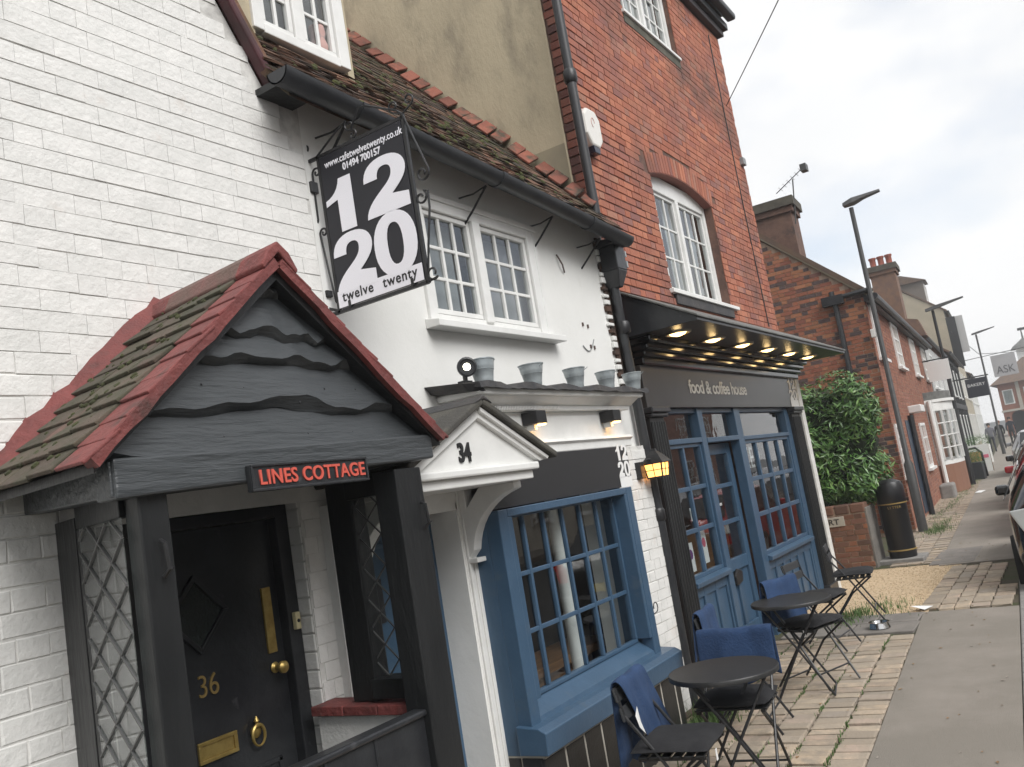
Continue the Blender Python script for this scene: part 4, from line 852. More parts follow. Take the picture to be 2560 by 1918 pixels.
lay(bw, BRED, 6.725, 11.875, 3.05, 7.64, YB, holes=[(8.26, 10.06, 3.54, 4.80), (8.40, 9.95, 6.56, 8)], inside=ins, course=.076, j=.009, dep=.009, maxobj=300, seed=31, jit=.002)
for i in range(24):
    x = 8.24+i*.0785; a = (x-9.14)/.9*.16; p = Vector((x, YB-.011, arc(min(max(x, 8.26), 10.06))+.008)); up = Vector((math.sin(a), 0, math.cos(a))); rt = Vector((up.z, 0, -up.x))
    MB().prism([p, p+rt*.068, p+rt*.068+up*.215, p+up*.215], (0, .03, 0)).build('voussoir', BRED, bw, .004)
# flank, dormer-side: beige stained render over brick
MB().box(6.72, 6.80, YB+.22, 9, -.1, 8.6).box(11.80, 11.88, YB+.22, 9, -.1, 8.0).box(6.8, 11.8, 8.9, 9, -.1, 8).build('side_wall', MORTR, bb)
MB().box(6.685, 6.72, YB+.105, 9, 3.2, 9.6).build('render_panel', BEIGE, bb, .006)
MB().box(6.68, 6.686, 3.19, 3.5, 4.30, 4.75).build('render_patch', M('fresh_cement', (.33, .29, .20), (.28, .25, .18), s=4, rough=.9), bb)
lay(bw, M('dark_quoin_brick', (.2, .08, .06), ramp=[(0, (.10, .05, .045)), (.5, (.20, .07, .05)), (1, (.28, .12, .085))], rough=.9, bump=.5, rnd=.2), YB, YB+.105, 3.4, 8.0, 6.72, axis='x', course=.076, j=.009, maxobj=60, seed=4, st=.105)
MB().box(6.8, 11.8, 3.5, 8.9, 2.93, 3.0).box(6.8, 11.8, 5.2, 5.3, -.1, 8).box(6.8, 11.8, 3.3, 8.9, 5.6, 5.7).build('interior', DARKIN, bb)
# windows
def sash(x0, x1, z0, z1, y, par, hid=0):
    xm = (x0+x1)/2
    f = MB().box(x0, x0+.06, y-.01, y+.08, z0, z1).box(x1-.06, x1, y-.01, y+.08, z0, z1).box(xm-.035, xm+.035, y-.014, y+.08, z0, z1-.18).box(x0+.06, x1-.06, y-.008, y+.08, z1-.18, z1).box(x0+.06, x1-.06, y-.01, y+.08, z0, z0+.05).build('window_frame', WHITEP, par, .006)
    for (a, b) in ((x0+.062, xm-.037), (xm+.037, x1-.062)): casement(f, a, b, z0+.052, z1-.182, y+.015, 3, 3, WHITEP, GLASS, .035, .022, .035, name='casement')
    MB().box(x0+.1, x0+.42, y+.14, y+.15, z0, z1-.1).build('curtain', GREYIN, f); 
    MB().box(xm-.1, xm+.42, y+.14, y+.15, z0, z1-.12).build('curtain', CURT, f); MB().box(x1-.22, x1, y+.14, y+.15, z0, z1).build('curtain', GREYIN, f)
    return f
f1 = sash(8.265, 10.055, 3.60, 4.90, YB+.10, bb)
MB().prism([(8.20, YB-.05, 3.545), (8.20, YB-.05, 3.585), (8.20, YB+.1, 3.605), (8.20, YB+.1, 3.545)], (2.02, 0, 0)).build('sill', WHITEP, f1, .004)
f2 = sash(8.405, 9.945, 6.64, 7.75, YB+.06, bb)
MB().prism([(8.36, YB-.04, 6.60), (8.36, YB-.04, 6.635), (8.36, YB+.1, 6.645), (8.36, YB+.1, 6.60)], (1.60, 0, 0)).build('sill', WHITEP, f2, .004)
MB().box(8.38, 9.96, YB-.016, YB, 6.50, 6.60).build('stone_band', M('mossy_stone', (.12, .11, .085), (.07, .07, .055), s=7, rough=.9, bump=.6), bw)
MB().box(8.30, 10.05, YB-.03, YB+.02, 3.44, 3.545).build('lead_apron', LEAD, bb, .006)
# eaves
ev = MB().box(6.6, 11.93, 2.99, 3.3, 7.63, 7.72).build('eaves_cornice', M('dark_eaves_timber', (.03, .022, .024), rough=.5), bb, .01)
MB().box(6.55, 11.98, 2.93, 3.3, 7.72, 7.82).build('eaves_soffit', BLACKT, ev, .01); MB().box(6.5, 12.02, 2.80, 2.93, 7.84, 7.94).build('eaves_gutter', GUTTER, ev, .03)
MB().prism([(6.6, 2.85, 7.93), (6.6, 6, 10.4), (6.6, 9.1, 7.93)], (5.35, 0, 0)).build('roof', RTILE, bb)
# alarm, pipe, cable
al = thing('alarm_box', 'white alarm box with dark base high on the brick wall', 'alarm', (6.92, 3.02, 4.85))
pts = [(6.76, 4.80), (6.76, 4.98), (6.83, 5.05), (6.99, 5.05), (7.06, 4.98), (7.06, 4.78), (6.98, 4.70), (6.84, 4.70)]
MB().prism([(a, 3.075, b) for a, b in pts], (0, -.085, 0)).build('case', M('white_plastic', (.74, .72, .68), rough=.4), al, .02); MB().prism([(6.84, 3.07, 4.70), (6.98, 3.07, 4.70), (6.96, 3.07, 4.64), (6.86, 3.07, 4.64)], (0, -.075, 0)).build('strobe', M('dark_blue_lens', (.01, .012, .03), rough=.2), al, .006)
MB().tube([(6.90+.03*math.cos(a), 2.988, 4.92+.045*math.sin(a)) for a in [i*.5 for i in range(10)]], .003, 5).build('emblem', M('faded_red_print', (.55, .30, .28)), al)
dp = thing('drainpipe', 'black drainpipe with hopper between the cafe and the brick house', 'pipe', (6.65, 2.98, 0))
MB().tube([(6.60, 2.985, 8), (6.60, 2.985, 4.02)], .042, 12).build('upper_pipe', M('peeling_black_paint', (.025, .025, .028), (.03, .03, .033), s=4, rough=.45, c3=(.22, .23, .22), s3=9, l3=.62, h3=.7, stretch=(1, 1, .3)), dp, smooth=True)
for z in (5.25,): MB().tube([(6.60, 2.985, z-.06), (6.60, 2.985, z-.04), (6.60, 2.985, z+.04), (6.60, 2.985, z+.06)], [.05, .06, .06, .05], 12).build('collar', BLACKM, dp, smooth=True)
hp = MB().box(6.50, 6.68, 2.83, 2.99, 3.50, 3.70).box(6.48, 6.70, 2.81, 3.0, 3.70, 3.76).prism([(6.50, 2.83, 3.50), (6.68, 2.83, 3.50), (6.62, 2.87, 3.36), (6.55, 2.87, 3.36)], (0, .14, 0)).build('hopper', BLACKP, dp, .008)
MB().box(6.69, 6.715, 2.83, 2.98, 3.53, 3.585).box(6.69, 6.715, 2.83, 2.98, 3.62, 3.67).build('hopper_band', M('pale_grey_band', (.35, .37, .38), rough=.5), hp, .003)
MB().tube([(6.585, 2.935, 3.40), (6.60, 2.94, 2.9), (6.60, 2.93, 2.35), (6.60, 2.92, 1.45), (6.595, 2.92, 0)], .040, 12).build('lower_pipe', BLACKP, dp, smooth=True); MB().tube([(6.69, 2.97, 3.38), (6.70, 2.97, 2.45), (6.71, 2.985, 0)], .03, 10).build('second_pipe', BLACKP, dp, smooth=True)
for z in (1.50, 3.03): MB().tube([(6.60, 2.925, z-.05), (6.60, 2.925, z-.035), (6.60, 2.925, z+.035), (6.60, 2.925, z+.05)], [.046, .055, .055, .046], 12).build('collar', BLACKM, dp, smooth=True)
# dark exposed brick edge beside the cafe wall
eb = MB().box(6.50, 6.70, 2.985, 3.08, 2.42, 3.80).build('exposed_brick_edge', M('dark_rough_brick', (.035, .026, .022), (.09, .05, .035), s=8, rough=.95, bump=1, bs=25), bb)
er = random.Random(2)
for k in range(22): 
    z = 2.45+k*.06; MB().box(6.46+er.uniform(-.02, .02), 6.54, 2.972, 3.0, z, z+er.uniform(.025, .05)).build('plaster_edge', RENDER if k % 3 else M('dark_rough_brick', (.1, .1, .1)), eb, .006)
MB().tube([(11.42, YB-.016, 7.5), (11.40, YB-.016, 5.2), (11.43, YB-.016, 3.45)], .007, 6).build('cable', PRINTK, bb)
MB().box(11.70, 11.82, YB-.06, YB, 5.72, 5.82).build('junction_box', GREYIN, bb, .006)
# ---------------------------------------------------------------- canopy with downlights
sc = thing('shop_canopy', 'black projecting shop canopy with a row of lit downlights', 'canopy', (9.5, 3.05, 3))
MB().prism([(6.88, 2.40, 2.99), (6.88, 3.08, 2.99), (6.88, 3.08, 3.40), (6.88, 2.40, 3.025)], (5.46, 0, 0)).build('body', BLACKP, sc, .004)
MB().prism([(6.86, 2.385, 3.018), (6.86, 2.385, 3.038), (6.86, 3.08, 3.425), (6.86, 3.08, 3.405)], (5.50, 0, 0)).build('lead_top', M('grey_lead', (.16, .16, .15), (.10, .10, .095), s=6, rough=.6, bump=.4), sc, .004)
GLB = M('black_gloss', (.008, .008, .009), rough=.12)
for i, (y, z0, z1) in enumerate(((2.86, 2.93, 2.992), (2.905, 2.875, 2.93), (2.945, 2.825, 2.875), (2.98, 2.755, 2.825))): MB().box(6.96+.02*i, 12.15-.04*i, y, 3.08, z0, z1).build('moulding', GLB, sc, .015)
for i in range(6):
    x = 7.25+i*.882
    MB().lathe([(.115, 0), (.115, -.014), (.098, -.018), (.085, .008), (.03, .010), (.001, .010)], (x, 2.72, 2.990), 22).build('downlight_ring', REFL, sc, smooth=True)
    MB().lathe([(.080, -.008), (.062, -.026), (.03, -.036), (.001, -.038)], (x-.008, 2.72, 2.992), 18).build('downlight_bulb', WARMD, sc, smooth=True)
    l = bpy.data.lights.new('downlight', 'POINT'); l.energy = .16; l.color = (1, .68, .3); l.shadow_soft_size = .03; lo = bpy.data.objects.new('downlight', l); COL.objects.link(lo); lo.parent = sc; lo.location = (x-9.5, 2.72-3.05, -.06)
# ---------------------------------------------------------------- shopfront
YS = 3.10
s2 = thing('shopfront', 'blue panelled coffee shop front with black fascia and fluted pilasters', 'shopfront', (9.5, 3.1, 0))
fs_ = MB().box(7.0, 11.93, 3.02, 3.12, 2.385, 2.757).build('fascia', M('fascia_gloss', (.030, .029, .028), (.038, .037, .035), s=3, rough=.28), s2, .004)
textmesh('lettering', 'food & coffee house', .185, (8.05, 3.018, 2.525), (1, 0, 0), (0, 0, 1), M('faded_white_print', (.72, .72, .70), rough=.5), fs_, .002, .003, 1.25, space=.93)
logo(fs_, 11.54, 2.435, .36, 3.018, M('faded_white_print', (.5, .5, .5)), True, .31)
for (x0, x1, nm) in ((7.02, 7.33, 0), (11.50, 11.87, 1)):
    p_ = MB().box(x0, x1, 3.03, 3.14, -.1, 2.30).build('pilaster', BLACKT, s2, .004)
    k = 6; wd = (x1-x0)/k
    for i in range(k): MB().tube([(x0+wd*(i+.5), 3.03, .12), (x0+wd*(i+.5), 3.03, 2.26)], wd*.36, 7).build('reed', BLACKT, p_, smooth=True)
    MB().box(x0-.03, x1+.02, 2.985, 3.14, 2.30, 2.335).box(x0-.05, x1+.04, 2.965, 3.14, 2.335, 2.384).build('capital', BLACKP, p_, .01); MB().box(x0-.02, x1+.02, 2.99, 3.14, -.1, .12).build('base', BLACKP, p_, .006)
MB().box(11.90, 12.06, 3.0, 3.16, -.1, 2.93).build('white_edge_board', M('rough_white_paint', (.72, .72, .70), (.6, .6, .57), s=8, rough=.8, bump=.8, bs=20), s2, .006)
fr = MB()
fr.box(8.25, 8.385, 3.06, 3.16, -.05, 2.385).box(9.345, 9.53, 3.06, 3.16, -.05, 2.385).box(11.32, 11.50, 3.07, 3.16, -.05, 2.385).box(7.33, 7.36, 3.07, 3.16, -.05, 2.385)
fr.box(7.36, 8.25, 3.06, 3.16, 2.05, 2.10).box(8.385, 9.345, 3.055, 3.16, 2.04, 2.09).box(9.53, 11.32, 3.06, 3.16, 2.03, 2.075).box(7.36, 11.32, 3.08, 3.16, 2.34, 2.385)
frm = fr.build('frame', BLUEP, s2, .006)
for (a, b) in ((7.36, 8.25), (8.385, 9.345), (9.53, 11.32)): MB().quad((a, 3.13, 2.07), (b, 3.13, 2.07), (b, 3.13, 2.35), (a, 3.13, 2.35)).build('fanlight', GLASS, frm)
casement(frm, 7.36, 8.25, .85, 2.05, 3.085, 2, 3, BLUEP, GLASS, .035, .04, .05, name='shop_window'); casement(frm, 9.53, 11.32, .78, 2.03, 3.085, 4, 3, BLUEP, GLASS, .04, .045, .05, name='shop_window')
for (a, b, z, npn) in ((7.36, 8.25, .85, 3), (9.53, 11.32, .78, 6)):
    MB().prism([(a, 3.02, z-.06), (a, 3.015, z-.02), (a, 3.07, z), (a, 3.13, z), (a, 3.13, z-.06)], (b-a, 0, 0)).build('sill', BLUEP, frm, .004)
    sr = MB().box(a, b, 3.10, 3.15, -.05, z-.06).build('stall_riser', BLUEP, s2); pw = (b-a)/npn
    for i in range(npn+1): MB().box(max(a, a+i*pw-.035), min(b, a+i*pw+.035), 3.08, 3.101, -.05, z-.06).build('riser_stile', BLUEP, sr, .006)
    MB().box(a, b, 3.082, 3.102, z-.16, z-.06).build('riser_rail', BLUEP, sr, .006); MB().box(a, b, 3.082, 3.102, -.05, .12).build('riser_rail', BLUEP, sr, .006)
sd_ = MB(); sd_.box(8.39, 8.50, 3.18, 3.23, .0, 2.03).box(9.22, 9.34, 3.18, 3.23, .0, 2.03).box(8.50, 9.22, 3.18, 3.23, 1.92, 2.03).box(8.50, 9.22, 3.18, 3.23, .74, .86).box(8.50, 9.22, 3.18, 3.23, 0, .2).box(8.50, 9.22, 3.205, 3.225, .2, .74).box(8.82, 8.90, 3.182, 3.23, .2, .74)
door = sd_.build('door', BLUEP, s2, .006)
for k, (z0, z1) in enumerate(((.86, 1.205), (1.245, 1.575), (1.615, 1.92))):
    MB().quad((8.50, 3.21, z0-.02), (9.22, 3.21, z0-.02), (9.22, 3.21, z1+.02), (8.50, 3.21, z1+.02)).build('pane', GLASS, door)
    if k: MB().box(8.50, 9.22, 3.185, 3.225, z0-.042, z0).build('glazing_bar', BLUEP, door, .004)
MB().prism([(8.72, 3.155, .60), (8.90, 3.155, .62), (8.93, 3.155, .72), (8.80, 3.155, .76), (8.70, 3.155, .70)], (0, .03, 0)).build('letter_plate', BLACKM, door, .01)
textmesh('door_lettering', 'open', .06, (8.72, 3.205, 1.40), (1, 0, 0), (0, 0, 1), PRINTW, door, .001)
# papers in the shop windows
for (x0, x1, z0, z1, lb, mm) in ((7.62, 7.76, .90, 1.16, 'white leaflet with a purple picture in the lower left shop pane', M('purple_print', (.16, .06, .20))), (7.98, 8.12, .93, 1.25, 'white leaflet with a pink circle beside the shop door', M('pink_print', (.55, .12, .18))), (7.86, 7.95, 1.34, 1.46, 'small white notice in the middle left shop pane', PRINTG)):
    q = MB().box(x0, x1, 3.165, 3.168, z0, z1).build('leaflet', PRINTW); tag(q, lb, 'leaflet')
    MB().lathe([(.045, 0), (.045, .001), (.001, .001)], ((x0+x1)/2, 3.1645, z0+(z1-z0)*.6), 16, Matrix.Rotation(R(90), 4, 'X')).build('picture', mm, q)
ib = MB().box(7.0, 11.9, 5.1, 5.15, -.1, 2.9).box(7.0, 11.9, 3.2, 5.1, -.06, 0).box(7.0, 7.05, 3.2, 5.1, -.1, 2.9).box(11.84, 11.9, 3.2, 5.1, -.1, 2.9).build('shop_interior', M('brown_interior', (.09, .062, .042), (.06, .045, .035), s=3, rough=.8), s2)
MB().box(9.8, 11.6, 4.2, 4.6, 0, 1.05).build('shop_counter', WOODC, ib, .01); MB().box(7.2, 8.2, 3.5, 3.9, .70, .74).box(7.6, 7.7, 3.65, 3.75, 0, .7).build('shop_table', WOODC, ib, .006)
textmesh('window_lettering', 'KED', .34, (9.62, 3.14, 1.72), (1, 0, 0), (0, 0, 1), M('etched_white', (.55, .56, .55)), frm, .001, 0, .9)
# ---------------------------------------------------------------- lantern
ln = thing('wall_lantern', 'black wall lantern with amber glowing panes beside the fluted pilaster', 'lantern', (6.62, 2.85, 1.85))
c = Vector((6.50, 2.82, 1.80))
def sq(r_, z): r_ *= .78; return [c+Vector((r_*a, r_*b, z*.85)) for a, b in ((-1, -1), (1, -1), (1, 1), (-1, 1))]
MB().loft([sq(.115, .115), sq(.118, .125), sq(.06, .20), sq(.025, .235), sq(.02, .255)]).build('roof', BLACKM, ln, .003); MB().loft([sq(.085, -.015), sq(.088, 0)]).build('base', BLACKM, ln, .003)
MB().loft([sq(.078, 0), sq(.092, .115)], False).build('glass', AMBER, ln)
mb = MB()
for a, b in ((-1, -1), (1, -1), (1, 1), (-1, 1)): mb.bar(c+Vector((.063*a, .063*b, 0)), c+Vector((.074*a, .074*b, .10)), .010)
for t in (.5,):
    for a, b in ((0, -1), (-1, 0), (1, 0), (0, 1)): mb.bar(c+Vector((.064*a, .064*b, 0)), c+Vector((.075*a, .075*b, .10)), .005)
    for i in range(4):
        q = sq(.0865, .06); mb.bar(q[i], q[(i+1) % 4], .006)
mb.build('glazing_frame', BLACKM, ln)
MB().lathe([(.02, .0), (.028, .03), (.02, .06), (.001, .075)], c, 12).build('bulb', M('lantern_bulb', (1, .8, .5), emit=(1, .68, .28), es=14), ln)
MB().box(6.33, 6.41, 2.88, 2.93, 1.80, 1.93).tube([(6.37, 2.89, 1.90), (6.40, 2.85, 1.94), (6.46, 2.825, 1.93)], .012, 8).build('bracket', BLACKM, ln, .004)
# ================================================================ terrace furniture
def bistro_table(x, y, label, rot=0):
    t = thing('bistro_table', label, 'table', (x, y, 0), 'round black bistro tables')
    MB().lathe([(.001, .685), (.285, .685), (.30, .68), (.302, .70), (.298, .706), (.285, .703), (.001, .703)], (0, 0, 0), 40).build('table_top', M('table_black', (.022, .022, .022), (.028, .028, .028), s=20, rough=.42, bump=.1), t, smooth=True, local=True)
    for s_ in (-1, 1):
        for k in (-1, 1): MB().tube([(.17*s_, .20*k, .012), (.17*s_*.92, 0, .36), (.16*s_, -.20*k, .68)], .0085, 7).build('leg', BLACKM, t, local=True)
    for k in (-1, 1):
        MB().tube([(-.17, .20*k, .02), (.17, .20*k, .02)], .006, 6).build('foot_bar', BLACKM, t, local=True); MB().tube([(-.16, .2*k, .675), (.16, .2*k, .675)], .008, 6).build('top_bar', BLACKM, t, local=True)
    MB().tube([(-.157, 0, .36), (.157, 0, .36)], .006, 6).build('hinge_bar', BLACKM, t, local=True)
    t.rotation_euler.z = rot; return t
bistro_table(4.78, 1.91, 'round black bistro table nearest the camera', .5); bistro_table(6.95, 2.13, 'round black bistro table in front of the blue shop door', .2)
def make_chair():
    t = thing('folding_chair', 'x', 'chair', (0, 0, 0), 'black folding chairs outside the cafe')
    for s_ in (-1, 1):
        x = .195*s_
        MB().tube([(x, -.23, .01), (x, .02, .43), (x, .15, .61), (x, .185, .66), (x, .215, .80)], .009, 7).build('leg', BLACKM, t, local=True)
        MB().tube([(x*.9, .25, .01), (x*.9, .02, .30), (x*.9, -.18, .445)], .009, 7).build('leg', BLACKM, t, local=True)
        MB().bar((x*.95, -.19, .445), (x*.95, .15, .445), .02, .012).build('seat_rail', BLACKM, t, local=True)
    for k in range(6): MB().box(-.205, .205, -.185+k*.058, -.140+k*.058, .452, .462).build('seat_slat', BLACKT, t, .003, local=True)
    for z0, y0 in ((.635, .178), (.73, .198)): MB().prism([(-.215, y0, z0), (-.215, y0+.012, z0), (-.215, y0+.025, z0+.065), (-.215, y0+.013, z0+.065)], (.43, 0, 0)).build('back_slat', M('dark_grey_slat', (.035, .037, .040), rough=.45), t, .003, local=True)
    MB().tube([(-.195, -.16, .125), (.195, -.16, .125)], .007, 6).build('cross_bar', BLACKM, t, local=True); MB().tube([(-.176, .20, .06), (.176, .20, .06)], .007, 6).build('cross_bar', BLACKM, t, local=True)
    return t
CH = None
def chair(x, y, rot, label):
    global CH
    if CH is None: t = CH = make_chair()
    else: t = copy_tree(CH)
    t.location = (x, y, 0); t.rotation_euler.z = rot; t['label'] = label; return t
def cushion(x, y, rot, label, tagx=None):
    t = thing('seat_cushion', label, 'cushion', (x, y, .463), 'black seat cushions on the folding chairs')
    n = 14; top = []
    def hgt(u, v): return .036*(1-abs(u)**6)*(1-abs(v)**6)-.008*math.exp(-((u*u+v*v)/.05))
    vs = []; fs = []
    for sgn in (1, -1):
        for i in range(n+1):
            for j in range(n+1):
                u, v = -1+2*i/n, -1+2*j/n; cr = 1-.05*(u*v)**2
                vs.append((.215*u*cr, .205*v*cr-.01, .022+sgn*(hgt(u, v)*(.95 if sgn > 0 else .5)+.001)+.003*math.sin(5*u+3*v)))
    m_ = (n+1)**2
    for i in range(n):
        for j in range(n):
            a = i*(n+1)+j; fs += [(a, a+n+1, a+n+2, a+1), (m_+a, m_+a+1, m_+a+n+2, m_+a+n+1)]
    for i in range(n):
        for a, b in ((i*(n+1), (i+1)*(n+1)), (i*(n+1)+n, (i+1)*(n+1)+n), (i, i+1), (n*(n+1)+i, n*(n+1)+i+1)): fs.append((a, b, m_+b, m_+a))
    MB()._a(vs, fs).build('pad', CUSH, t, smooth=True, local=True)
    if tagx: MB().box(tagx[0]-.012, tagx[0]+.012, tagx[1]-.003, tagx[1], -.055, -.002).build('care_tag', PRINTW, t, local=True)
    t.rotation_euler.z = rot
def blanket(x, y, rot, label, w0=-.19, w1=.19, drop_f=.30, drop_b=.34, skew=0, seed=1, white=False):
    """cloth hung over a chair back; local frame of the chair"""
    t = thing('blanket', label, 'blanket', (x, y, 0), 'blue fleece blankets over the chair backs')
    r3 = random.Random(seed); nu, nv = 22, 26; vs = []; fs = []; ph = r3.uniform(0, 6)
    L_ = drop_f+drop_b+.05
    for i in range(nu+1):
        u = i/nu; x_ = w0+(w1-w0)*u
        df = drop_f*(1+.12*math.sin(u*7+ph)); db = drop_b*(1+.10*math.sin(u*5+ph*2)); 
        for j in range(nv+1):
            s_ = -df+(df+db+.05)*j/nv
            if s_ < 0: yy = .178+(-s_)*(-.10); zz = .825+s_
            elif s_ < .05: a = s_/.05*math.pi; yy = .20-.022*math.cos(a)+.010; zz = .825+.016*math.sin(a)
            else: yy = .232+(s_-.05)*.12; zz = .825-(s_-.05)
            dn = max(0, .825-zz); fold = (.010+.07*dn)*(math.sin(u*11+ph+dn*2)*.6+math.sin(u*23+ph*1.7)*.3)
            yy += fold*.55*(1 if s_ > .02 else -1)*.6; xx = x_+fold*.25+skew*dn*(1 if s_ < 0 else .4)*(1)
            vs.append((xx, yy, zz+.004*math.sin(u*9)))
    for i in range(nu):
        for j in range(nv): a = i*(nv+1)+j; fs.append((a, a+nv+1, a+nv+2, a+1))
    o = MB()._a(vs, fs).build('cloth', BLANK, t, smooth=True, local=True); m_ = o.modifiers.new('solid', 'SOLIDIFY'); m_.thickness = .008; s2_ = o.modifiers.new('sub', 'SUBSURF'); s2_.levels = 1; s2_.render_levels = 1
    if white: MB()._a([(w0+.0, .125, .66), (w0+.03, .12, .70), (w0+.05, .12, .62), (w0+.08, .115, .55), (w0+.02, .12, .60)], [(0, 1, 2, 3, 4)]).build('care_label', PRINTW, t, local=True)
    t.rotation_euler.z = rot
C = [(4.28, 2.02, .12, 'black folding chair in the foreground under the blue window sill'), (5.06, 1.97, R(-84), 'black folding chair on the far side of the nearest table'), (6.08, 2.28, .1, 'black folding chair at the foot of the fluted pilaster'),
     (7.22, 2.11, -.37, 'black folding chair at the right of the second table'), (8.48, 2.33, -.1, 'black folding chair with no blanket, past the second table'), (9.78, 2.30, .16, 'farthest black folding chair, its slatted back bare, by the gravel')]
for x, y, r_, lb in C: chair(x, y, r_, lb)
CL = ['black cushion on the foreground chair', 'black cushion on the chair behind the nearest table', 'black cushion on the chair by the fluted pilaster', 'black cushion on the chair at the right of the second table', 'black cushion on the chair with no blanket past the second table', 'black cushion on the farthest chair by the gravel']
for (x, y, r_, _), lb, tg in zip(C, CL, ((-.10, -.215), (-.205, .12), None, (-.2, -.1), None, None)): cushion(x, y, r_, lb, tg)
for i, (lb, kw) in enumerate((('blue blanket over the foreground chair, showing a white label', dict(w0=-.20, w1=.19, drop_f=.40, drop_b=.5, skew=.55, seed=3, white=True)), ('wide blue blanket over the chair behind the nearest table', dict(w0=-.23, w1=.23, drop_f=.28, drop_b=.3, seed=5)), ('blue blanket half hidden by the fluted pilaster', dict(w0=-.2, w1=.2, seed=6)), ('folded blue blanket over the chair at the second table', dict(w0=-.22, w1=.2, drop_f=.34, seed=9)))):
    x, y, r_, _ = C[i]; blanket(x, y, r_, lb, **kw)
# dog bowl and litter
db = MB().lathe([(.085, 0), (.10, .008), (.085, .055), (.098, .06), (.098, .064), (.08, .062), (.065, .02), (.001, .018)], (9.24, 2.02, .004), 26).build('dog_bowl', STEEL, smooth=True); tag(db, 'steel dog bowl on the dark slabs', 'bowl')
lt = MB()._a([(10.02, 1.72, .01), (10.20, 1.66, .012), (10.16, 1.80, .03), (10.06, 1.86, .05)], [(0, 1, 2, 3)]).build('paper_scrap', PRINTW); tag(lt, 'crumpled white paper scrap on the edge of the path', 'litter')
lt = MB()._a([(26.0, 2.50, .01), (26.7, 2.44, .012), (26.6, 2.60, .03), (26.1, 2.66, .02)], [(0, 1, 2, 3)]).build('paper_scrap', PRINTW); tag(lt, 'flat white paper scrap far along the tarmac path', 'litter')
# ================================================================ drive: low wall, sign, laurel, bin, lamp post
lwt = thing('low_wall', 'low old brick wall under the laurel hedge', 'wall', (13.8, 3.5, 0))
lw_ = MB().box(13.70, 13.95, 2.88, 6.5, -.1, .90).build('core', MORTL, lwt)
OLDB = M('old_wall_brick', (.2, .1, .07), ramp=[(0, (.13, .075, .055)), (.4, (.20, .10, .065)), (.7, (.26, .11, .06)), (1, (.16, .085, .065))], rough=.9, bump=.6, rnd=.2)
lay(lw_, OLDB, 2.87, 6.4, .02, .80, 13.70, axis='x', course=.078, j=.012, maxobj=120, seed=9, dep=.010)
for k in range(16): MB().box(13.685, 13.96, 2.86+k*.22, 2.86+k*.22+.205, .80, .935).build('coping_brick', OLDB, lw_, .02)
MB().box(13.70, 14.35, 2.84, 2.88, -.1, .86).build('end_render', M('grey_cement', (.20, .185, .165), (.14, .13, .12), s=5, rough=.95, bump=.5), lw_, .01)
sg = thing('street_sign', 'weathered white street sign reading COURT on the low wall', 'sign', (13.685, 3.5, .7))
MB().box(13.675, 13.69, 3.17, 3.80, .635, .775).build('plate', M('old_sign_white', (.52, .49, .42), (.42, .39, .33), s=6, rough=.6), sg, .004)
textmesh('lettering', 'COURT', .115, (13.674, 3.70, .665), (0, -1, 0), (0, 0, 1), PRINTK, sg, .001, .001, 1.12, space=1.05)
def leafmass(mb, cx, cy, cz, rx, ry, rz_, n, size, seed, shell=.55, flat=.75, aspect=.42):
    r3 = random.Random(seed)
    # uneven outline: several overlapping clumps
    cl = [(r3.uniform(-.6, .6), r3.uniform(-.6, .6), r3.uniform(-.68, .66), r3.uniform(.38, .55)) for _ in range(26)]
    for i in range(n):
        a, b, c, rr = cl[r3.randrange(26)]
        v = Vector((r3.gauss(0, 1), r3.gauss(0, 1), r3.gauss(0, 1))).normalized(); d_ = rr*(shell+(1.08-shell)*r3.random()**.6)
        p = Vector((cx+rx*max(-1.06, min(1.06, a+v.x*d_)), cy+ry*max(-1.06, min(1.06, b+v.y*d_)), cz+rz_*max(-1.04, min(1.06, c+v.z*d_))))
        nrm = (v+Vector((r3.uniform(-.7, .7), r3.uniform(-.7, .7), r3.uniform(-.2, 1.0)))).normalized(); t = nrm.cross(Vector((r3.gauss(0, 1), r3.gauss(0, 1), r3.gauss(0, 1)))).normalized(); q = nrm.cross(t)
        s_ = size*r3.uniform(.6, 1.25); w_ = s_*aspect; mb.rv = r3.random()
        mb._a([p-t*s_, p-t*s_*.1+q*w_*.5+nrm*s_*.08, p+t*s_, p-t*s_*.1-q*w_*.5+nrm*s_*.08], [(0, 3, 1), (1, 3, 2)] if False else [(0, 3, 2, 1)])
sh = thing('laurel_hedge', 'tall rounded laurel hedge rising behind the low wall', 'hedge', (14.3, 3.3, 0))
mb = MB(); leafmass(mb, 14.35, 3.22, 1.90, .66, .74, .96, 15000, .062, 3, aspect=.5); leafmass(mb, 14.4, 4.3, 1.9, .66, .7, .95, 5000, .062, 4, aspect=.5); leafmass(mb, 14.3, 3.2, 1.28, .55, .62, .40, 5000, .062, 5, aspect=.5)
stuff(mb.build('foliage', LEAF, sh))
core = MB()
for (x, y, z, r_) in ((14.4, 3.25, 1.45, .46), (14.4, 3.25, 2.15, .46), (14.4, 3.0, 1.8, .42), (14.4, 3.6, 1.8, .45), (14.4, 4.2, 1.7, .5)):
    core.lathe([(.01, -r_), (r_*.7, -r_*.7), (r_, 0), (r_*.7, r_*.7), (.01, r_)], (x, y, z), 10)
core.build('dark_core', M('inner_shade', (.012, .02, .008), rough=1), sh)  # solid dark blobs fill the hedge, its inner shade put into their colour
for (a, b) in (((14.35, 3.3, 0), (14.3, 3.2, 1.6)), ((14.35, 3.4, 0), (14.5, 3.6, 1.7)), ((14.4, 4.2, 0), (14.4, 4.2, 1.5))): MB().tube([a, b], [.04, .015], 7).build('trunk', BARK, sh)
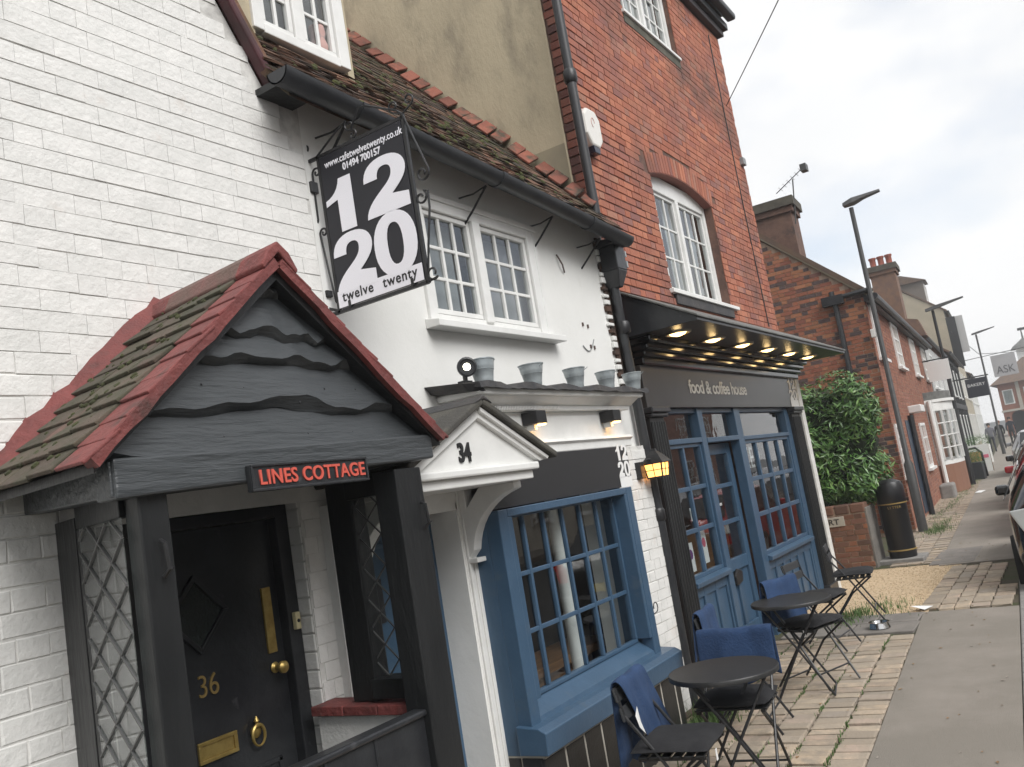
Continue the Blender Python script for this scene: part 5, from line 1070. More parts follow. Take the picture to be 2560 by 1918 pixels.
bn = thing('litter_bin', 'black litter bin with gold bands on a concrete plinth', 'bin', (14.15, 2.55, 0))
MB().box(13.86, 14.44, 2.25, 2.85, -.02, .05).build('plinth', KERB, bn, .012)
MB().lathe([(.185, .05), (.19, .07), (.192, .82), (.20, .83), (.20, 1.08), (.17, 1.15), (.08, 1.195), (.001, 1.20)], (14.15, 2.55, 0), 28).build('body', M('bin_black', (.012, .012, .014), rough=.38), bn, smooth=True)
for z in (.15, .83): MB().lathe([(.191, z), (.205, z+.003), (.205, z+.018), (.191, z+.021)], (14.15, 2.55, 0), 28, cap=False).build('band', GOLD, bn, smooth=True)
mb = MB(); ct_ = Vector((14.15, 2.55, 0)); dv = (Vector((0, 0, 0))-ct_).normalized(); a0 = math.atan2(dv.y, dv.x)
for i, chh in enumerate('LITTER'):
    a = a0+R(-24)+i*R(9.5); mb.rv = 0
    p = ct_+Vector((math.cos(a), math.sin(a), 0))*.1935; tdir = Vector((-math.sin(a), math.cos(a), 0)); 
    textmesh('letter', chh, .05, p+Vector((0, 0, .77)), tdir, (0, 0, 1), GOLD, bn, .001)
lp = thing('street_lamp', 'tall grey street lamp with flat head in front of the brick house corner', 'street lamp', (17.9, 2.8, 0))
MB().tube([(17.9, 2.8, -.05), (17.9, 2.8, 1.25), (17.9, 2.8, 1.33), (17.9, 2.8, 6.25)], [.085, .085, .05, .042], 14).build('column', LAMPG, lp, smooth=True)
MB().loft([[(17.80, 2.93, 6.30), (18.0, 2.93, 6.30), (17.97, 2.93, 6.37), (17.83, 2.93, 6.37)], [(17.76, 2.75, 6.31), (18.04, 2.75, 6.31), (18.0, 2.75, 6.42), (17.80, 2.75, 6.42)], [(17.80, 2.55, 6.36), (18.0, 2.55, 6.36), (17.96, 2.55, 6.43), (17.84, 2.55, 6.43)], [(17.83, 2.24, 6.40), (17.97, 2.24, 6.40), (17.94, 2.24, 6.44), (17.86, 2.24, 6.44)]]).build('head', LAMPG, lp, .006)
MB().box(17.84, 17.96, 2.86, 2.94, 3.70, 3.86).build('control_box', M('white_plastic', (.7, .7, .7)), lp, .01)
# overhead wire
wr = MB().tube([Vector((11.5, 3.04, 6.5)).lerp(Vector((4.9, -.85, 6.45)), t)+Vector((0, 0, -.05*math.sin(t*math.pi))) for t in [i/14 for i in range(15)]], .006, 5).build('telephone_wire', PRINTK); tag(wr, 'thin black telephone wire running off the brick house corner', 'wire')

# fallen leaves and grit
lr = random.Random(77); mb = MB()
for i in range(150):
    x = lr.uniform(5.4, 16); y = lr.uniform(yk(x)+.2, min(3.0, yp(x)+1.0)); s_ = lr.uniform(.008, .022); a = lr.uniform(0, 6.28); z = .012 if y > yp(x) or 10 < x < 13.3 else .005
    c_, q_ = math.cos(a)*s_, math.sin(a)*s_; mb.rv = lr.random()
    mb._a([(x+c_, y+q_, z), (x-q_*.5, y+c_*.5, z+.004), (x-c_, y-q_, z), (x+q_*.5, y-c_*.5, z+.005)], [(0, 1, 2, 3)])
stuff(tag(mb.build('fallen_leaves', M('leaf_litter', (.2, .1, .05), ramp=[(0, (.22, .12, .05)), (.5, (.30, .20, .10)), (.85, (.14, .09, .05)), (1, (.5, .48, .44))], rough=.9)), 'scattered dead leaves and grit on the path and paving', 'leaves'))
# ================================================================ houses further down the street
TH = math.atan(.06)
def lthing(name, label, cat, s0, group=None):
    """a thing in the street frame: origin on the frontage line, local x along the street, local y into the plot"""
    t = thing(name, label, cat, (18+s0*math.cos(TH), 2.95+s0*math.sin(TH), 0), group); t.rotation_euler.z = TH; return t
def lbox(name, mat, par, *a, bevel=0): return MB().box(*a).build(name, mat, par, bevel, local=True)
def lwin(par, x0, x1, z0, z1, nx=2, nz=3, y=0, frame=WHITEP):
    f = MB().box(x0, x1, y-.03, y+.05, z0, z0+.07).box(x0, x1, y-.03, y+.05, z1-.07, z1).box(x0, x0+.09, y-.03, y+.05, z0+.07, z1-.07).box(x1-.09, x1, y-.03, y+.05, z0+.07, z1-.07)
    fo = f.build('window', frame, par, local=True)
    for i in range(1, nx): x = x0+(x1-x0)*i/nx; lbox('glazing_bar', frame, fo, x-.02, x+.02, y-.02, y+.03, z0+.07, z1-.07)
    for k in range(1, nz): z = z0+(z1-z0)*k/nz; lbox('glazing_bar', frame, fo, x0+.09, x1-.09, y-.015, y+.03, z-.02, z+.02)
    MB().quad((x0+.05, y+.02, z0+.05), (x1-.05, y+.02, z0+.05), (x1-.05, y+.02, z1-.05), (x0+.05, y+.02, z1-.05)).build('pane', GLASS if z0 > 3 else GLASSD, fo, local=True)
    lbox('sill', frame, fo, x0-.06, x1+.06, y-.09, y+.02, z0-.06, z0); lbox('blind', M('white_blind', (.78, .78, .76), rough=.9), fo, x0+.05, x1-.05, y+.035, y+.045, z0+(z1-z0)*(.12 if frame is WHITEP and z0 > 3 else .5), z1)
    return fo
def gable(par, w_, dpt, ze, zr, yr, wm, rm, over=.15, flank=True):
    n = MB().box(0, w_, 0, .2, -.1, ze).box(0, .2, .2, dpt, -.1, ze).box(w_-.2, w_, .2, dpt, -.1, ze).box(.2, w_-.2, dpt-.2, dpt, -.1, ze)
    n.prism([(0, 0, ze), (0, yr, zr-.08), (0, dpt, ze)], (.2, 0, 0)).prism([(w_-.2, 0, ze), (w_-.2, yr, zr-.08), (w_-.2, dpt, ze)], (.2, 0, 0))
    wl_ = n.build('wall', wm, par, local=True); sl1 = (zr-ze)/yr; sl2 = (zr-ze)/(dpt-yr)
    r_ = MB().prism([(-.06, -over, ze-over*sl1), (-.06, yr, zr), (-.06, dpt+over, ze-over*sl2), (-.06, dpt+over, ze-over*sl2+.12), (-.06, yr, zr+.12), (-.06, -over, ze-over*sl1+.12)], (w_+.12, 0, 0)).build('roof', rm, par, local=True)
    g_ = MB().tube([(-.05, -over-.04, ze-over*sl1+.02), (w_+.05, -over-.04, ze-over*sl1+.02)], .065, 8).build('gutter', GUTTER, par, local=True)
    return wl_, r_
def stack(par, x0, x1, y0, y1, z0, z1, mat, pots=0, name='chimney'):
    c = lbox(name, mat, par, x0, x1, y0, y1, z0, z1-.3); e = .05
    lbox('corbel', mat, c, x0-e, x1+e, y0-e, y1+e, z1-.3, z1-.18); lbox('corbel', M('sooty_stone', (.07, .062, .05), (.10, .09, .07), s=6, rough=.95), c, x0-2*e, x1+2*e, y0-2*e, y1+2*e, z1-.18, z1)
    for i in range(pots): MB().lathe([(.10, z1), (.11, z1+.05), (.095, z1+.1), (.095, z1+.3), (.12, z1+.33), (.12, z1+.38), (.08, z1+.38)], ((x0+x1)/2, y0+(y1-y0)*(i+.5)/pots, 0), 12).build('chimney_pot', M('terracotta', (.30, .09, .06), rough=.8), c, smooth=True, local=True)
    return c
ROOFO = M('orange_roof', (.30, .12, .06), (.20, .09, .05), s=3, rough=.9, bump=.5, c3=(.12, .07, .05), s3=5)
ROOFB = M('brown_roof', (.10, .07, .055), (.14, .09, .06), s=3, rough=.9, bump=.5)
# house with patterned flank
h2 = lthing('brick_cottage', 'red brick cottage with dark patterned flank, behind the street lamp', 'house', 0)
wl_, r_ = gable(h2, 14.2, 3.9, 4.62, 6.45, 1.95, MORTL, ROOFB, .16)
_w = wloc; sav = CAMP
wloc = lambda o: Vector((0, 0, 0))
CAMP = Vector((-18.2, -1.9, 1.8))
lay(wl_, BVAR, 0, 3.9, .05, 6.2, 0, axis='x', inside=lambda u, v: v < 4.62+(1.95-abs(u-1.95))*.93-.12, course=.077, j=.011, dep=.008, maxobj=250, seed=14)
lay(wl_, M('orange_house_brick', (.33, .11, .06), ramp=[(0, (.24, .095, .06)), (.6, (.31, .13, .08)), (.85, (.19, .085, .065)), (1, (.35, .17, .11))], rough=.9, bump=.4, rnd=.12), 0, 14.2, .05, 4.5, 0, axis='y', holes=[(.35, 1.5, 3.33, 4.42), (3.9, 5.3, 3.33, 4.42), (8.4, 9.8, 3.33, 4.42), (12.2, 13.6, 3.33, 4.42)], course=.077, j=.010, dep=.006, maxobj=0, seed=15)
wloc = _w; CAMP = sav
MB().bar((-.03, -.1, 4.56), (-.03, 1.95, 6.48), .05, .10).build('verge', M('stone_verge', (.20, .17, .12), rough=.9), h2, local=True)
for (a, b) in ((.35, 1.5), (3.9, 5.3), (8.4, 9.8), (12.2, 13.6)): lwin(h2, a, b, 3.35, 4.40, 3, 3, -.01)
lwin(h2, .2, 1.05, 1.02, 2.03, 2, 4, -.01); lwin(h2, 5.7, 7.2, .9, 2.02, 3, 3, -.01)
lbox('door', NAVY, h2, 2.5, 3.35, -.02, .03, .1, 2.1, bevel=.01); lbox('door_hood', WHITEP, h2, 3.9, 4.9, -.28, .0, 2.25, 2.42, bevel=.02); lbox('eaves_board', PRINTK, h2, -.05, 14.2, -.14, .0, 4.42, 4.60)
MB().tube([(-.06, .55, 4.75), (-.06, .52, 4.4), (-.06, .50, .1)], .05, 8).build('downpipe', BLACKP, h2, local=True); lbox('hopper', BLACKP, h2, -.16, -.01, .35, .75, 4.48, 4.66); MB().tube([(-.1, -.1, 4.62), (-.1, .5, 4.6)], .05, 8).build('swan_neck', BLACKP, h2, local=True)
MB().tube([(3.3, -.07, 2.2), (3.3, -.07, .0)], .06, 8).build('downpipe', BLACKP, h2, local=True); MB().tube([(9.05, -.12, 2.6), (9.05, -.12, .0)], .06, 8).build('corner_post', WHITEP, h2, local=True)
lbox('stone_step', KERB, h2, 7.6, 8.6, -.35, 0, -.05, .35, bevel=.05)
c1 = stack(h2, .02, .75, .98, 2.6, 5.2, 6.86, M('sooty_brick', (.12, .07, .055), (.17, .10, .075), s=7, rough=.95, bump=.6, c3=(.06, .05, .045), s3=4))
ae = thing('tv_aerial', 'thin television aerial on a pole by the sooty chimney', 'aerial', (18, 3.85, 6.5))
MB().tube([(18.05, 3.9, 6.3), (18.05, 3.78, 7.20)], .014, 6).build('mast', LAMPG, ae); MB().tube([(18.05, 4.15, 7.02), (18.05, 3.55, 7.36)], .010, 6).build('boom', LAMPG, ae)
for k in range(6): MB().tube([(17.9, 4.05-.09*k, 7.08+.05*k), (18.2, 4.05-.09*k, 7.08+.05*k)], .005, 5).build('element', LAMPG, ae)
MB().box(17.95, 18.15, 3.46, 3.58, 7.28, 7.42).build('reflector', LAMPG, ae)
# bow window of the next front
n = 10; bwx = lambda a: (10.6-1.5*math.cos(a), -.62*math.sin(a))
bwn = MB().prism([(*bwx(math.pi*i/n), .80) for i in range(n+1)], (0, 0, .12)).build('bow_window', WHITEP, h2, local=True)
MB().prism([(*bwx(math.pi*i/n), 2.30) for i in range(n+1)], (0, 0, .25)).build('bow_head', WHITEP, bwn, local=True); MB().prism([(bwx(math.pi*i/n)[0], bwx(math.pi*i/n)[1]*1.12, 2.55) for i in range(n+1)], (0, 0, .08)).build('bow_cornice', WHITEP, bwn, local=True)
MB().prism([(*bwx(math.pi*i/n), 2.63) for i in range(n+1)], (0, 0, .22)).build('bow_roof', M('grey_lead', (.16, .16, .15)), bwn, local=True); MB().prism([(*bwx(math.pi*i/n), -.05) for i in range(n+1)], (0, 0, .85)).build('bow_base', OLDB, bwn, local=True)
for i in range(n+1): p = bwx(math.pi*i/n); lbox('mullion', WHITEP, bwn, p[0]-.03, p[0]+.03, p[1]-.03, p[1]+.03, .92, 2.30)
for i in range(n):
    a, b = bwx(math.pi*i/n), bwx(math.pi*(i+1)/n); MB().quad((*a, .9), (*b, .9), (*b, 2.32), (*a, 2.32)).build('pane', GLASS, bwn, local=True)
    for k in (1, 2, 3): MB().bar((*a, .92+k*.345), (*b, .92+k*.345), .03, .03).build('glazing_bar', WHITEP, bwn, local=True)
lbox('interior', CURT, bwn, 9.2, 12, .0, .02, .9, 2.3)
# orange gabled house and its chimney
h3 = lthing('gabled_house', 'orange brick gabled house rising behind the patterned cottage', 'house', 14.3)
gable(h3, 12, 7, 5.0, 8.1, 2.7, M('orange_brick_far', (.36, .15, .07), (.28, .11, .06), s=4, rough=.9), ROOFO, .12)
c2 = stack(h3, -1.3, -.3, .25, 1.0, 4.9, 7.35, M('brown_stack_brick', (.15, .095, .075), (.20, .12, .08), s=5, rough=.95, bump=.5), 3)
MB().prism([(-1.35, -.25, 4.8), (-1.35, 1.3, 4.8), (-1.35, 1.2, 5.75), (-1.35, -.1, 5.35)], (1.1, 0, 0)).build('stack_base', M('brown_stack_brick', (.1, .1, .1)), h3, local=True)
lbox('render', M('pale_grey_render', (.45, .45, .44), (.38, .38, .37), s=2), h3, .0, 12, -.03, 0, -.05, 4.7)
for x in (1, 4.2, 7.4, 10): lwin(h3, x, x+1.3, 3.2, 4.4, 2, 2, -.04)
for x in (1.2, 6.5): lwin(h3, x, x+2.2, .7, 2.3, 4, 2, -.04)
lbox('door', PRINTK, h3, 4.6, 5.5, -.06, 0, 0, 2.2)
h4 = lthing('timbered_house', 'white house with black timbers and a dark shop window', 'house', 26.4)
gable(h4, 14, 7, 5.3, 8, 3.5, M('white_far_wall', (.66, .66, .63), (.58, .58, .55), s=3), ROOFB, .3)
for x in (.1, 1.6, 3.4, 5.2, 7, 8.8, 10.6, 12.4, 13.7): lbox('timber', PRINTK, h4, x, x+.22, -.06, 0, 0, 5.2)
for z in (2.6, 4.9): lbox('timber', PRINTK, h4, 0, 14, -.08, 0, z, z+.25)
for x in (2, 5.6, 9.2): lwin(h4, x, x+1.2, 3.2, 4.6, 3, 2, -.03); lwin(h4, x, x+1.3, .6, 2.3, 3, 1, -.03)
h5 = lthing('beige_house', 'tall beige house with a dormer, far along the street', 'house', 40.5)
gable(h5, 16, 7.5, 8.7, 11.2, 3.0, M('beige_far_render', (.40, .35, .26), (.35, .31, .23), s=2), ROOFB, .2)
for x in (1, 4.5, 8, 11.5):
    for z in (3.4, 6.2): lwin(h5, x, x+1.2, z, z+1.6, 2, 2, -.03)
    lwin(h5, x, x+1.8, .6, 2.4, 3, 1, -.03)
dm = MB().box(1.2, 3.2, .8, 3.4, 9.2, 10.9).build('dormer', M('grey_dormer', (.14, .12, .10)), h5, local=True); MB().prism([(1.0, .6, 10.9), (1.0, 2.0, 11.5), (1.0, 3.5, 10.9)], (2.4, 0, 0)).build('dormer_roof', ROOFB, dm, local=True); lwin(dm, 1.4, 3.0, 9.5, 10.7, 2, 2, .78)
lbox('shop_sign_board', PRINTK, h5, .0, .5, -.5, 0, 5.2, 8.2); lbox('banner', M('pale_grey_banner', (.45, .45, .44)), h5, .2, .3, -.9, -.1, 6.0, 8.2)
h6 = lthing('white_house', 'white house beyond the beige one', 'house', 57)
gable(h6, 18, 8, 5.6, 8.2, 4, M('white_far_wall', (.6, .6, .6)), ROOFB, .3)
for x in (1, 4.5, 8, 11.5, 15): lwin(h6, x, x+1.3, 3.3, 4.8, 2, 2, -.03); lwin(h6, x, x+2, .6, 2.5, 3, 1, -.03)
# market hall closing the view
mh = thing('market_hall', 'distant red brick hall with arches, hipped roof and cupola', 'hall', (100, 3, 0))
HB = M('hall_brick', (.30, .13, .085), (.25, .11, .075), s=2, rough=.9)
for i, y in enumerate((5.3, 3.4, 1.5, -.4, -2.3)): MB().box(97, 98, y, y+.6, -.1, 2.3).build('pier', HB, mh)
for i, y in enumerate((4.0, 2.1, .2, -1.7)):
    n = 8; MB().prism([(97, y+.65-.65*math.cos(math.pi*k/n), 1.7+.6*math.sin(math.pi*k/n)) for k in range(n+1)]+[(97, y+1.3, 2.5), (97, y, 2.5)], (1, 0, 0)).build('arch', HB, mh)
MB().box(97, 107, -2.3, 5.9, 2.35, 5.0).build('upper_wall', HB, mh); MB().box(106, 107, -2.3, 5.9, -.1, 2.35).build('dark_backing', DARKIN, mh); MB().box(96.9, 97.1, -2.4, 6, 2.3, 2.5).build('band', M('pale_stone', (.45, .42, .36)), mh); MB().box(96.9, 97.05, 4.1, 4.4, 2.5, 5).build('quoin', M('pale_stone', (.4, .4, .4)), mh)  # dark box at the back is added so the open arches read dark
for y in (4.7, 2.9, 1.1, -.7): f = MB().box(96.95, 97.02, y, y+.9, 3.0, 4.4).build('window', WHITEP, mh); MB().box(96.93, 96.96, y+.1, y+.8, 3.1, 4.3).build('pane', GLASSD, f)
MB().loft([[(96.4, -2.9, 5.0), (107.6, -2.9, 5.0), (107.6, 6.5, 5.0), (96.4, 6.5, 5.0)], [(101, .6, 7.4), (103, .6, 7.4), (103, 3.4, 7.4), (101, 3.4, 7.4)]]).build('roof', ROOFB, mh)
MB().box(101.2, 102.8, 2.2, 3.8, 7.2, 8.3).build('cupola', WHITEP, mh); MB().lathe([(1.35, 8.3), (1.1, 8.6), (.5, 9.0), (.1, 9.3), (.04, 10.4)], (102, 3.0, 0), 10).build('cupola_roof', M('grey_lead', (.2, .2, .2)), mh); MB().box(101.95, 102.05, 2.6, 3.3, 10.1, 10.35).build('weathervane', BLACKM, mh)
# hanging signs, banner, second lamp
ws = thing('projecting_sign', 'blank white sign board beside the black street lamp', 'sign', (29.9, 3.3, 3.5)); MB().box(29.86, 29.92, 2.93, 3.56, 3.24, 3.86).build('board', M('far_sign_white', (.84, .84, .82), rough=.5), ws); MB().tube([(29.89, 2.9, 3.9), (29.89, 3.7, 3.9)], .02, 6).build('bracket', BLACKM, ws)
ks = thing('projecting_sign', 'dark projecting shop sign with white lettering, BAKERY', 'sign', (47, 3.6, 3.4)); MB().box(46.96, 47.04, 3.2, 4.12, 2.97, 3.86).build('board', M('sign_navy', (.02, .02, .03), rough=.4), ks); textmesh('lettering', 'BAKERY', .20, (46.95, 4.06, 3.48), (0, -1, 0), (0, 0, 1), PRINTW, ks, .002, 0, 1.05); MB().tube([(47, 3.1, 3.92), (47, 4.9, 3.92)], .03, 6).build('bracket', BLACKM, ks)
ab = thing('street_banner', 'pale grey street banner reading ASK hung over the road', 'banner', (70, 3.4, 5.3)); MB().box(69.97, 70.03, 2.75, 4.25, 4.65, 6.15).build('cloth', M('banner_grey', (.42, .42, .44), rough=.8), ab); textmesh('lettering', 'ASK', .75, (69.96, 4.05, 4.85), (0, -1, 0), (0, 0, 1), M('dark_grey_print', (.10, .10, .11)), ab, .002, 0, .85); MB().tube([(70, 6.0, 6.2), (70, 2.7, 6.3), (70, -6, 6.5)], .025, 5).build('wire', LAMPG, ab)
w2 = MB().tube([(58, 5.2, 7.3), (66, 4.6, 6.2), (75, 2.0, 6.3)], .02, 5).build('span_wire', LAMPG); tag(w2, 'thin grey wire spanning the far end of the street', 'wire')
for (x, y, h_, lb) in ((30, 3.05, 5.4, 'black street lamp before the white sign'), (52, 3.55, 6.3, 'distant grey street lamp behind the dark shop sign')):
    l2 = thing('street_lamp', lb, 'street lamp', (x, y, 0)); MB().tube([(x, y, -.05), (x, y, 1.2), (x, y, 1.3), (x, y, h_)], [.09, .09, .055, .045], 10).build('column', BLACKM if x == 30 else LAMPG, l2, smooth=True)
    MB().loft([[(x-.1, y+.2, h_), (x+.1, y+.2, h_), (x+.08, y+.2, h_+.08), (x-.08, y+.2, h_+.08)], [(x-.1, y-.15, h_+.04), (x+.1, y-.15, h_+.04), (x+.08, y-.15, h_+.14), (x-.08, y-.15, h_+.14)], [(x-.06, y-.9, h_+.18), (x+.06, y-.9, h_+.18), (x+.05, y-.9, h_+.22), (x-.05, y-.9, h_+.22)]]).build('head', LAMPG, l2)
# planters, advertising boards
def planter(x, y, w_, h_, mat, lb, kind):
    t = thing('planter', lb, 'planter', (x, y, 0)); MB().box(x-w_/2, x+w_/2, y-w_/2, y+w_/2, -.02, h_).build('trough', mat, t, .02)
    mb = MB()
    if kind == 'ball': leafmass(mb, x, y, h_+.22, w_*.62, w_*.62, .30, 1500, .035, int(x))
    else: leafmass(mb, x, y, h_+.5, w_*.4, w_*.4, .55, 1500, .04, int(x))
    stuff(mb.build('shrub', LEAFB, t))
planter(32.4, 3.25, .75, .55, M('dark_planter', (.03, .032, .036), rough=.5), 'dark square planter holding a clipped round shrub', 'ball'); planter(31.6, 3.45, .55, .6, M('dark_planter', (.03, .03, .03)), 'dark planter with an upright pale green shrub', 'cone'); planter(44, 4.1, 1.2, .8, M('white_planter', (.6, .6, .57), rough=.7), 'long white planter with green shrubs outside the timbered house', 'ball')
bd = thing('advertising_board', 'white advertising board with a red stripe on the pavement', 'sign', (36.6, 3.3, 0)); MB().prism([(36.500, 2.95, 0), (36.500, 3.65, 0), (36.620, 3.65, 1.0), (36.620, 2.95, 1.0)], (.04, 0, 0)).build('front', M('white_planter', (.6, .6, .6)), bd); MB().prism([(36.850, 2.95, 0), (36.850, 3.65, 0), (36.670, 3.65, 1.0), (36.670, 2.95, 1.0)], (.04, 0, 0)).build('back', M('oak_frame', (.20, .11, .05)), bd); MB().prism([(36.555, 3.0, .5), (36.555, 3.6, .5), (36.572, 3.6, .62), (36.572, 3.0, .62)], (-.004, 0, 0)).build('stripe', M('pink_print', (.5, .1, .1)), bd)
bc = thing('folding_board', 'black framed rounded board standing on the grass verge', 'sign', (33.6, 3.2, 0)); MB().tube([(33.6, 3.55, 0), (33.55, 3.5, .75), (33.55, 3.4, .95), (33.55, 3.1, .98), (33.6, 2.95, .8), (33.6, 2.92, 0)], .04, 8).build('frame', BLACKM, bc, smooth=True); MB().box(33.57, 33.61, 2.98, 3.48, .1, .85).build('panel', M('orange_print', (.5, .3, .12)), bc)
# ================================================================ people
def person(x, y, rot, top, bottom, hair, label, h_=1.72, ph=1):
    t = thing('person', label, 'person', (x, y, 0)); k = h_/1.72
    V = [(0, 0, .95, .15, .11), (0, .0, 1.15, .14, .10), (0, 0, 1.38, .17, .11), (0, 0, 1.50, .06, .06), (0, .01, 1.56, .065, .07), (0, .01, 1.64, .085, .10), (0, 0, 1.72, .05, .06),
         (-.10, 0, .90, .085, .09), (-.10, .10*ph, .50, .06, .065), (-.10, .04*ph-.05, .09, .042, .045), (-.10, .15*ph-.02, .03, .04, .035),
         (.10, 0, .90, .085, .09), (.10, -.06*ph, .50, .06, .065), (.10, -.22*ph, .11, .042, .045), (.10, -.14*ph, .03, .04, .035),
         (-.19, 0, 1.40, .06, .06), (-.25, -.05*ph, 1.13, .048, .05), (-.24, .05*ph, .88, .038, .04), (.19, 0, 1.40, .06, .06), (.25, .03*ph, 1.13, .048, .05), (.24, .12*ph, .90, .038, .04)]
    E = [(0, 1), (1, 2), (2, 3), (3, 4), (4, 5), (5, 6), (0, 7), (7, 8), (8, 9), (9, 10), (0, 11), (11, 12), (12, 13), (13, 14), (2, 15), (15, 16), (16, 17), (2, 18), (18, 19), (19, 20)]
    me = bpy.data.meshes.new('body'); me.from_pydata([(a*k, b*k, c*k) for a, b, c, _, _ in V], E, []); o = link('body', me, t)
    o.modifiers.new('skin', 'SKIN'); sv = me.skin_vertices[0].data
    for q, v in enumerate(V): sv[q].radius = (v[3]*k, v[4]*k); sv[q].use_root = q == 0
    o.modifiers.new('sub', 'SUBSURF').levels = 2; o.modifiers['sub'].render_levels = 2
    m_ = bpy.data.materials.new('person_cloth'); m_.use_nodes = True; N = m_.node_tree.nodes; Lk = m_.node_tree.links.new
    tcn = N.new('ShaderNodeTexCoord'); sx = N.new('ShaderNodeSeparateXYZ'); cr = N.new('ShaderNodeValToRGB'); cr.color_ramp.interpolation = 'CONSTANT'; e = cr.color_ramp.elements
    mr = N.new('ShaderNodeMapRange'); mr.inputs[2].default_value = 2; Lk(tcn.outputs['Object'], sx.inputs[0]); Lk(sx.outputs[2], mr.inputs[0]); Lk(mr.outputs[0], cr.inputs[0])
    e[0].position = 0; e[0].color = (.01, .01, .01, 1); e[1].position = .03*k; e[1].color = (*bottom, 1)
    for p_, c_ in ((.46*k, top), (.755*k, (.45, .28, .21))): q = e.new(p_); q.color = (*c_, 1)
    Lk(cr.outputs[0], N['Principled BSDF'].inputs['Base Color']); N['Principled BSDF'].inputs['Roughness'].default_value = .85; me.materials.append(m_)
    MB().lathe([(.085, 1.60), (.105, 1.66), (.10, 1.72), (.06, 1.765), (.001, 1.775)], (0, .025, 0), 12).build('hair', M('hair_'+hair, (.03, .02, .015) if hair == 'dark' else (.16, .06, .03), rough=.7), t, smooth=True, local=True).scale = (k, k, k)
    t.rotation_euler.z = rot; return t
person(67, 3.85, R(-88), (.022, .024, .035), (.012, .012, .015), 'dark', 'person in dark blue jacket and black trousers walking away on the path', 1.78)
person(60, 4.05, R(-95), (.010, .010, .012), (.015, .015, .017), 'red', 'person in black coat with reddish hair, left of the other walker', 1.68, -1)
person(57, 4.35, R(-80), (.14, .14, .16), (.03, .03, .04), 'dark', 'person in grey top farthest left by the shop fronts', 1.62)
# ================================================================ cars at the kerb
def car(x, y, rot, paint, label, group=None, L_=4.1, wd=1.74):
    t = thing('parked_car', label, 'car', (x, y, -.12), group)
    hw = wd/2
    # stations along the length, rear at 0: (x, half width, sill z, belt z, roof z, roof half width)
    S = [(.0, .70, .42, .78, .80, .66), (.06, .80, .30, .92, .95, .70), (.22, .85, .24, .98, 1.12, .66), (.55, .87, .20, 1.0, 1.40, .60), (1.1, .87, .20, .99, 1.47, .60), (1.9, .87, .20, .97, 1.46, .60), (2.5, .87, .20, .95, 1.34, .60), (3.05, .87, .20, .93, .98, .70), (3.6, .85, .22, .82, .86, .70), (3.95, .78, .28, .70, .74, .64), (4.1, .62, .40, .60, .62, .5)]
    rings = []
    for (sx, w_, z0, zb, zr, rw) in S:
        pr = [(-w_*.92, z0), (-w_, z0+.12), (-w_, (z0+zb)/2), (-w_*.985, zb-.04), (-w_*.95, zb), (-rw-.02, zr-.06), (-rw*.7, zr), (0, zr+.02)]
        rings.append([(sx, a, b) for a, b in pr]+[(sx, -a, b) for a, b in pr[-2::-1]])
    bd_ = MB().loft(rings).build('body', paint, t, smooth=True, local=True); sb_ = bd_.modifiers.new('sub', 'SUBSURF'); sb_.levels = 1; sb_.render_levels = 2
    GL = M('car_glass', (.012, .014, .016), rough=.05, coat=.3)
    for sg_ in (-1, 1):
        MB().prism([(.66, sg_*.882, 1.02), (1.5, sg_*.885, 1.01), (1.5, sg_*.66, 1.40), (.85, sg_*.67, 1.38)], (0, -.01*sg_, 0)).build('side_window', GL, t, local=True); MB().prism([(1.56, sg_*.885, 1.01), (2.62, sg_*.885, .99), (2.25, sg_*.68, 1.36), (1.56, sg_*.66, 1.40)], (0, -.01*sg_, 0)).build('side_window', GL, t, local=True)
        MB().prism([(-.01, sg_*.50, .70), (-.01, sg_*.74, .72), (.10, sg_*.845, .94), (.05, sg_*.66, .96)], (.03, 0, 0)).build('tail_lamp', [TAILR, LENS][sg_ > 0], t, .02, local=True); MB().prism([(4.06, sg_*.40, .58), (3.98, sg_*.72, .60), (3.88, sg_*.74, .72), (4.0, sg_*.42, .68)], (.03, 0, 0)).build('headlamp', LENS, t, .02, local=True)
        MB().box(1.95, 2.15, sg_*.90-.08, sg_*.90+.08, .98, 1.10).build('door_mirror', paint, t, .03, local=True)
        for wx in (.72, 3.30):
            wh = MB().lathe([(.20, -.10), (.30, -.10), (.315, -.06), (.315, .06), (.30, .10), (.20, .10)], (wx, sg_*.80, .315), 24, Matrix.Rotation(R(90), 4, 'X'), cap=False).build('tyre', RUBB, t, smooth=True, local=True)
            MB().lathe([(.001, -.07), (.20, -.08), (.205, .08), (.001, .07)], (wx, sg_*.80, .315), 20, Matrix.Rotation(R(90), 4, 'X')).build('rim', RIM, wh, smooth=True, local=True)
    MB().prism([(.12, -.60, 1.02), (.12, .60, 1.02), (.50, .52, 1.38), (.50, -.52, 1.38)], (-.02, 0, .02)).build('rear_window', GL, t, local=True)
    MB().box(-.06, .10, -.82, .82, .30, .52).build('bumper', M('bumper_black', (.012, .012, .013), rough=.5), t, .05, local=True); MB().box(-.075, -.055, -.26, .26, .52, .63).build('number_plate', M('yellow_plate', (.55, .42, .06)), t, local=True)
    t.rotation_euler.z = rot; return t
car(10.75, -.02, R(3), CARK, 'black car parked at the right edge, nearest the camera', 'black cars parked along the kerb'); car(15.5, .16, R(3), CARR, 'red car parked between the two black ones, reflected in the shop window'); car(20.2, .42, R(3.2), CARK, 'black car beyond the nearest one, its door mirror showing at the right edge', 'black cars parked along the kerb'); car(31.5, 1.08, R(3.2), CARW, 'silver car with red tail lamps, farthest of the cars at the kerb')
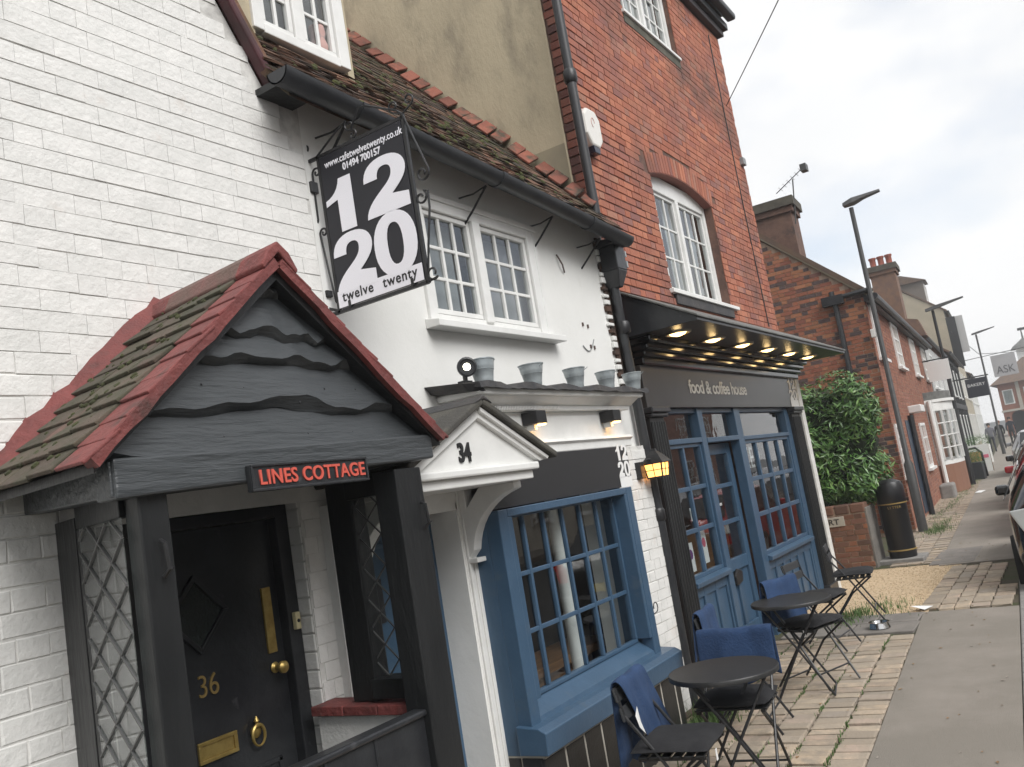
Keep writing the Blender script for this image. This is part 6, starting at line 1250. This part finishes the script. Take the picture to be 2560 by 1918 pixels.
# ================================================================ across the road (seen in the window reflections)
struct(MB().box(-20, 140, -22, -8.6, -.3, .0).build('pavement', TARM))
car(33, -6.6, R(183), CARW, 'silver car parked across the road, reflected in the left shop panes'); car(44, -6.4, R(183), CARW, 'silver car parked across the road, reflected beside the shop door')
for i, (x0, w_, ze, wm, rm, lb) in enumerate(((-8, 13, 5.4, M('opposite_white', (.62, .61, .57), (.56, .55, .52), s=2), ROOFB, 'white house across the road opposite the cottage'), (5, 12, 6.2, M('opposite_pale', (.66, .64, .58), (.58, .56, .52), s=3), ROOFO, 'pale rendered house across the road opposite the cafe'), (17, 14, 5.2, M('opposite_cream', (.64, .60, .50), (.58, .54, .46), s=2), ROOFB, 'cream house across the road opposite the shop'), (31, 16, 6.4, M('opposite_brick', (.36, .17, .12), (.30, .14, .10), s=4), ROOFB, 'long brick house across the road, farthest of the row'))):
    t = thing('opposite_house', lb, 'house', (x0+w_, -10.4, 0), 'houses across the road'); t.rotation_euler.z = math.pi
    gable(t, w_, 7, ze, ze+2.8, 3.5, wm, rm)
    for k in range(int(w_/3)): lwin(t, 1+k*3, 2.3+k*3, 3.2, 4.5, 2, 3, -.02); lwin(t, 1+k*3, 2.3+k*3, .9, 2.3, 2, 3, -.02)
    lbox('door', NAVY, t, w_-1.9, w_-.9, -.03, .02, 0, 2.1)

# ================================================================ damp air
hz = MB().box(-40, 260, -45, 60, -1.6, 15.5).build('haze', M('unused', (1, 1, 1)))
hm = bpy.data.materials.new('damp_air'); hm.use_nodes = True; hn = hm.node_tree; hn.nodes.clear(); ho = hn.nodes.new('ShaderNodeOutputMaterial'); pvn = hn.nodes.new('ShaderNodeVolumePrincipled')
pvn.inputs['Color'].default_value = (.93, .95, .97, 1); pvn.inputs['Density'].default_value = .0021; pvn.inputs['Anisotropy'].default_value = .2
hn.links.new(pvn.outputs[0], ho.inputs['Volume']); hz.data.materials.clear(); hz.data.materials.append(hm); tag(stuff(hz), 'pale damp haze softening the far end of the street', 'haze')
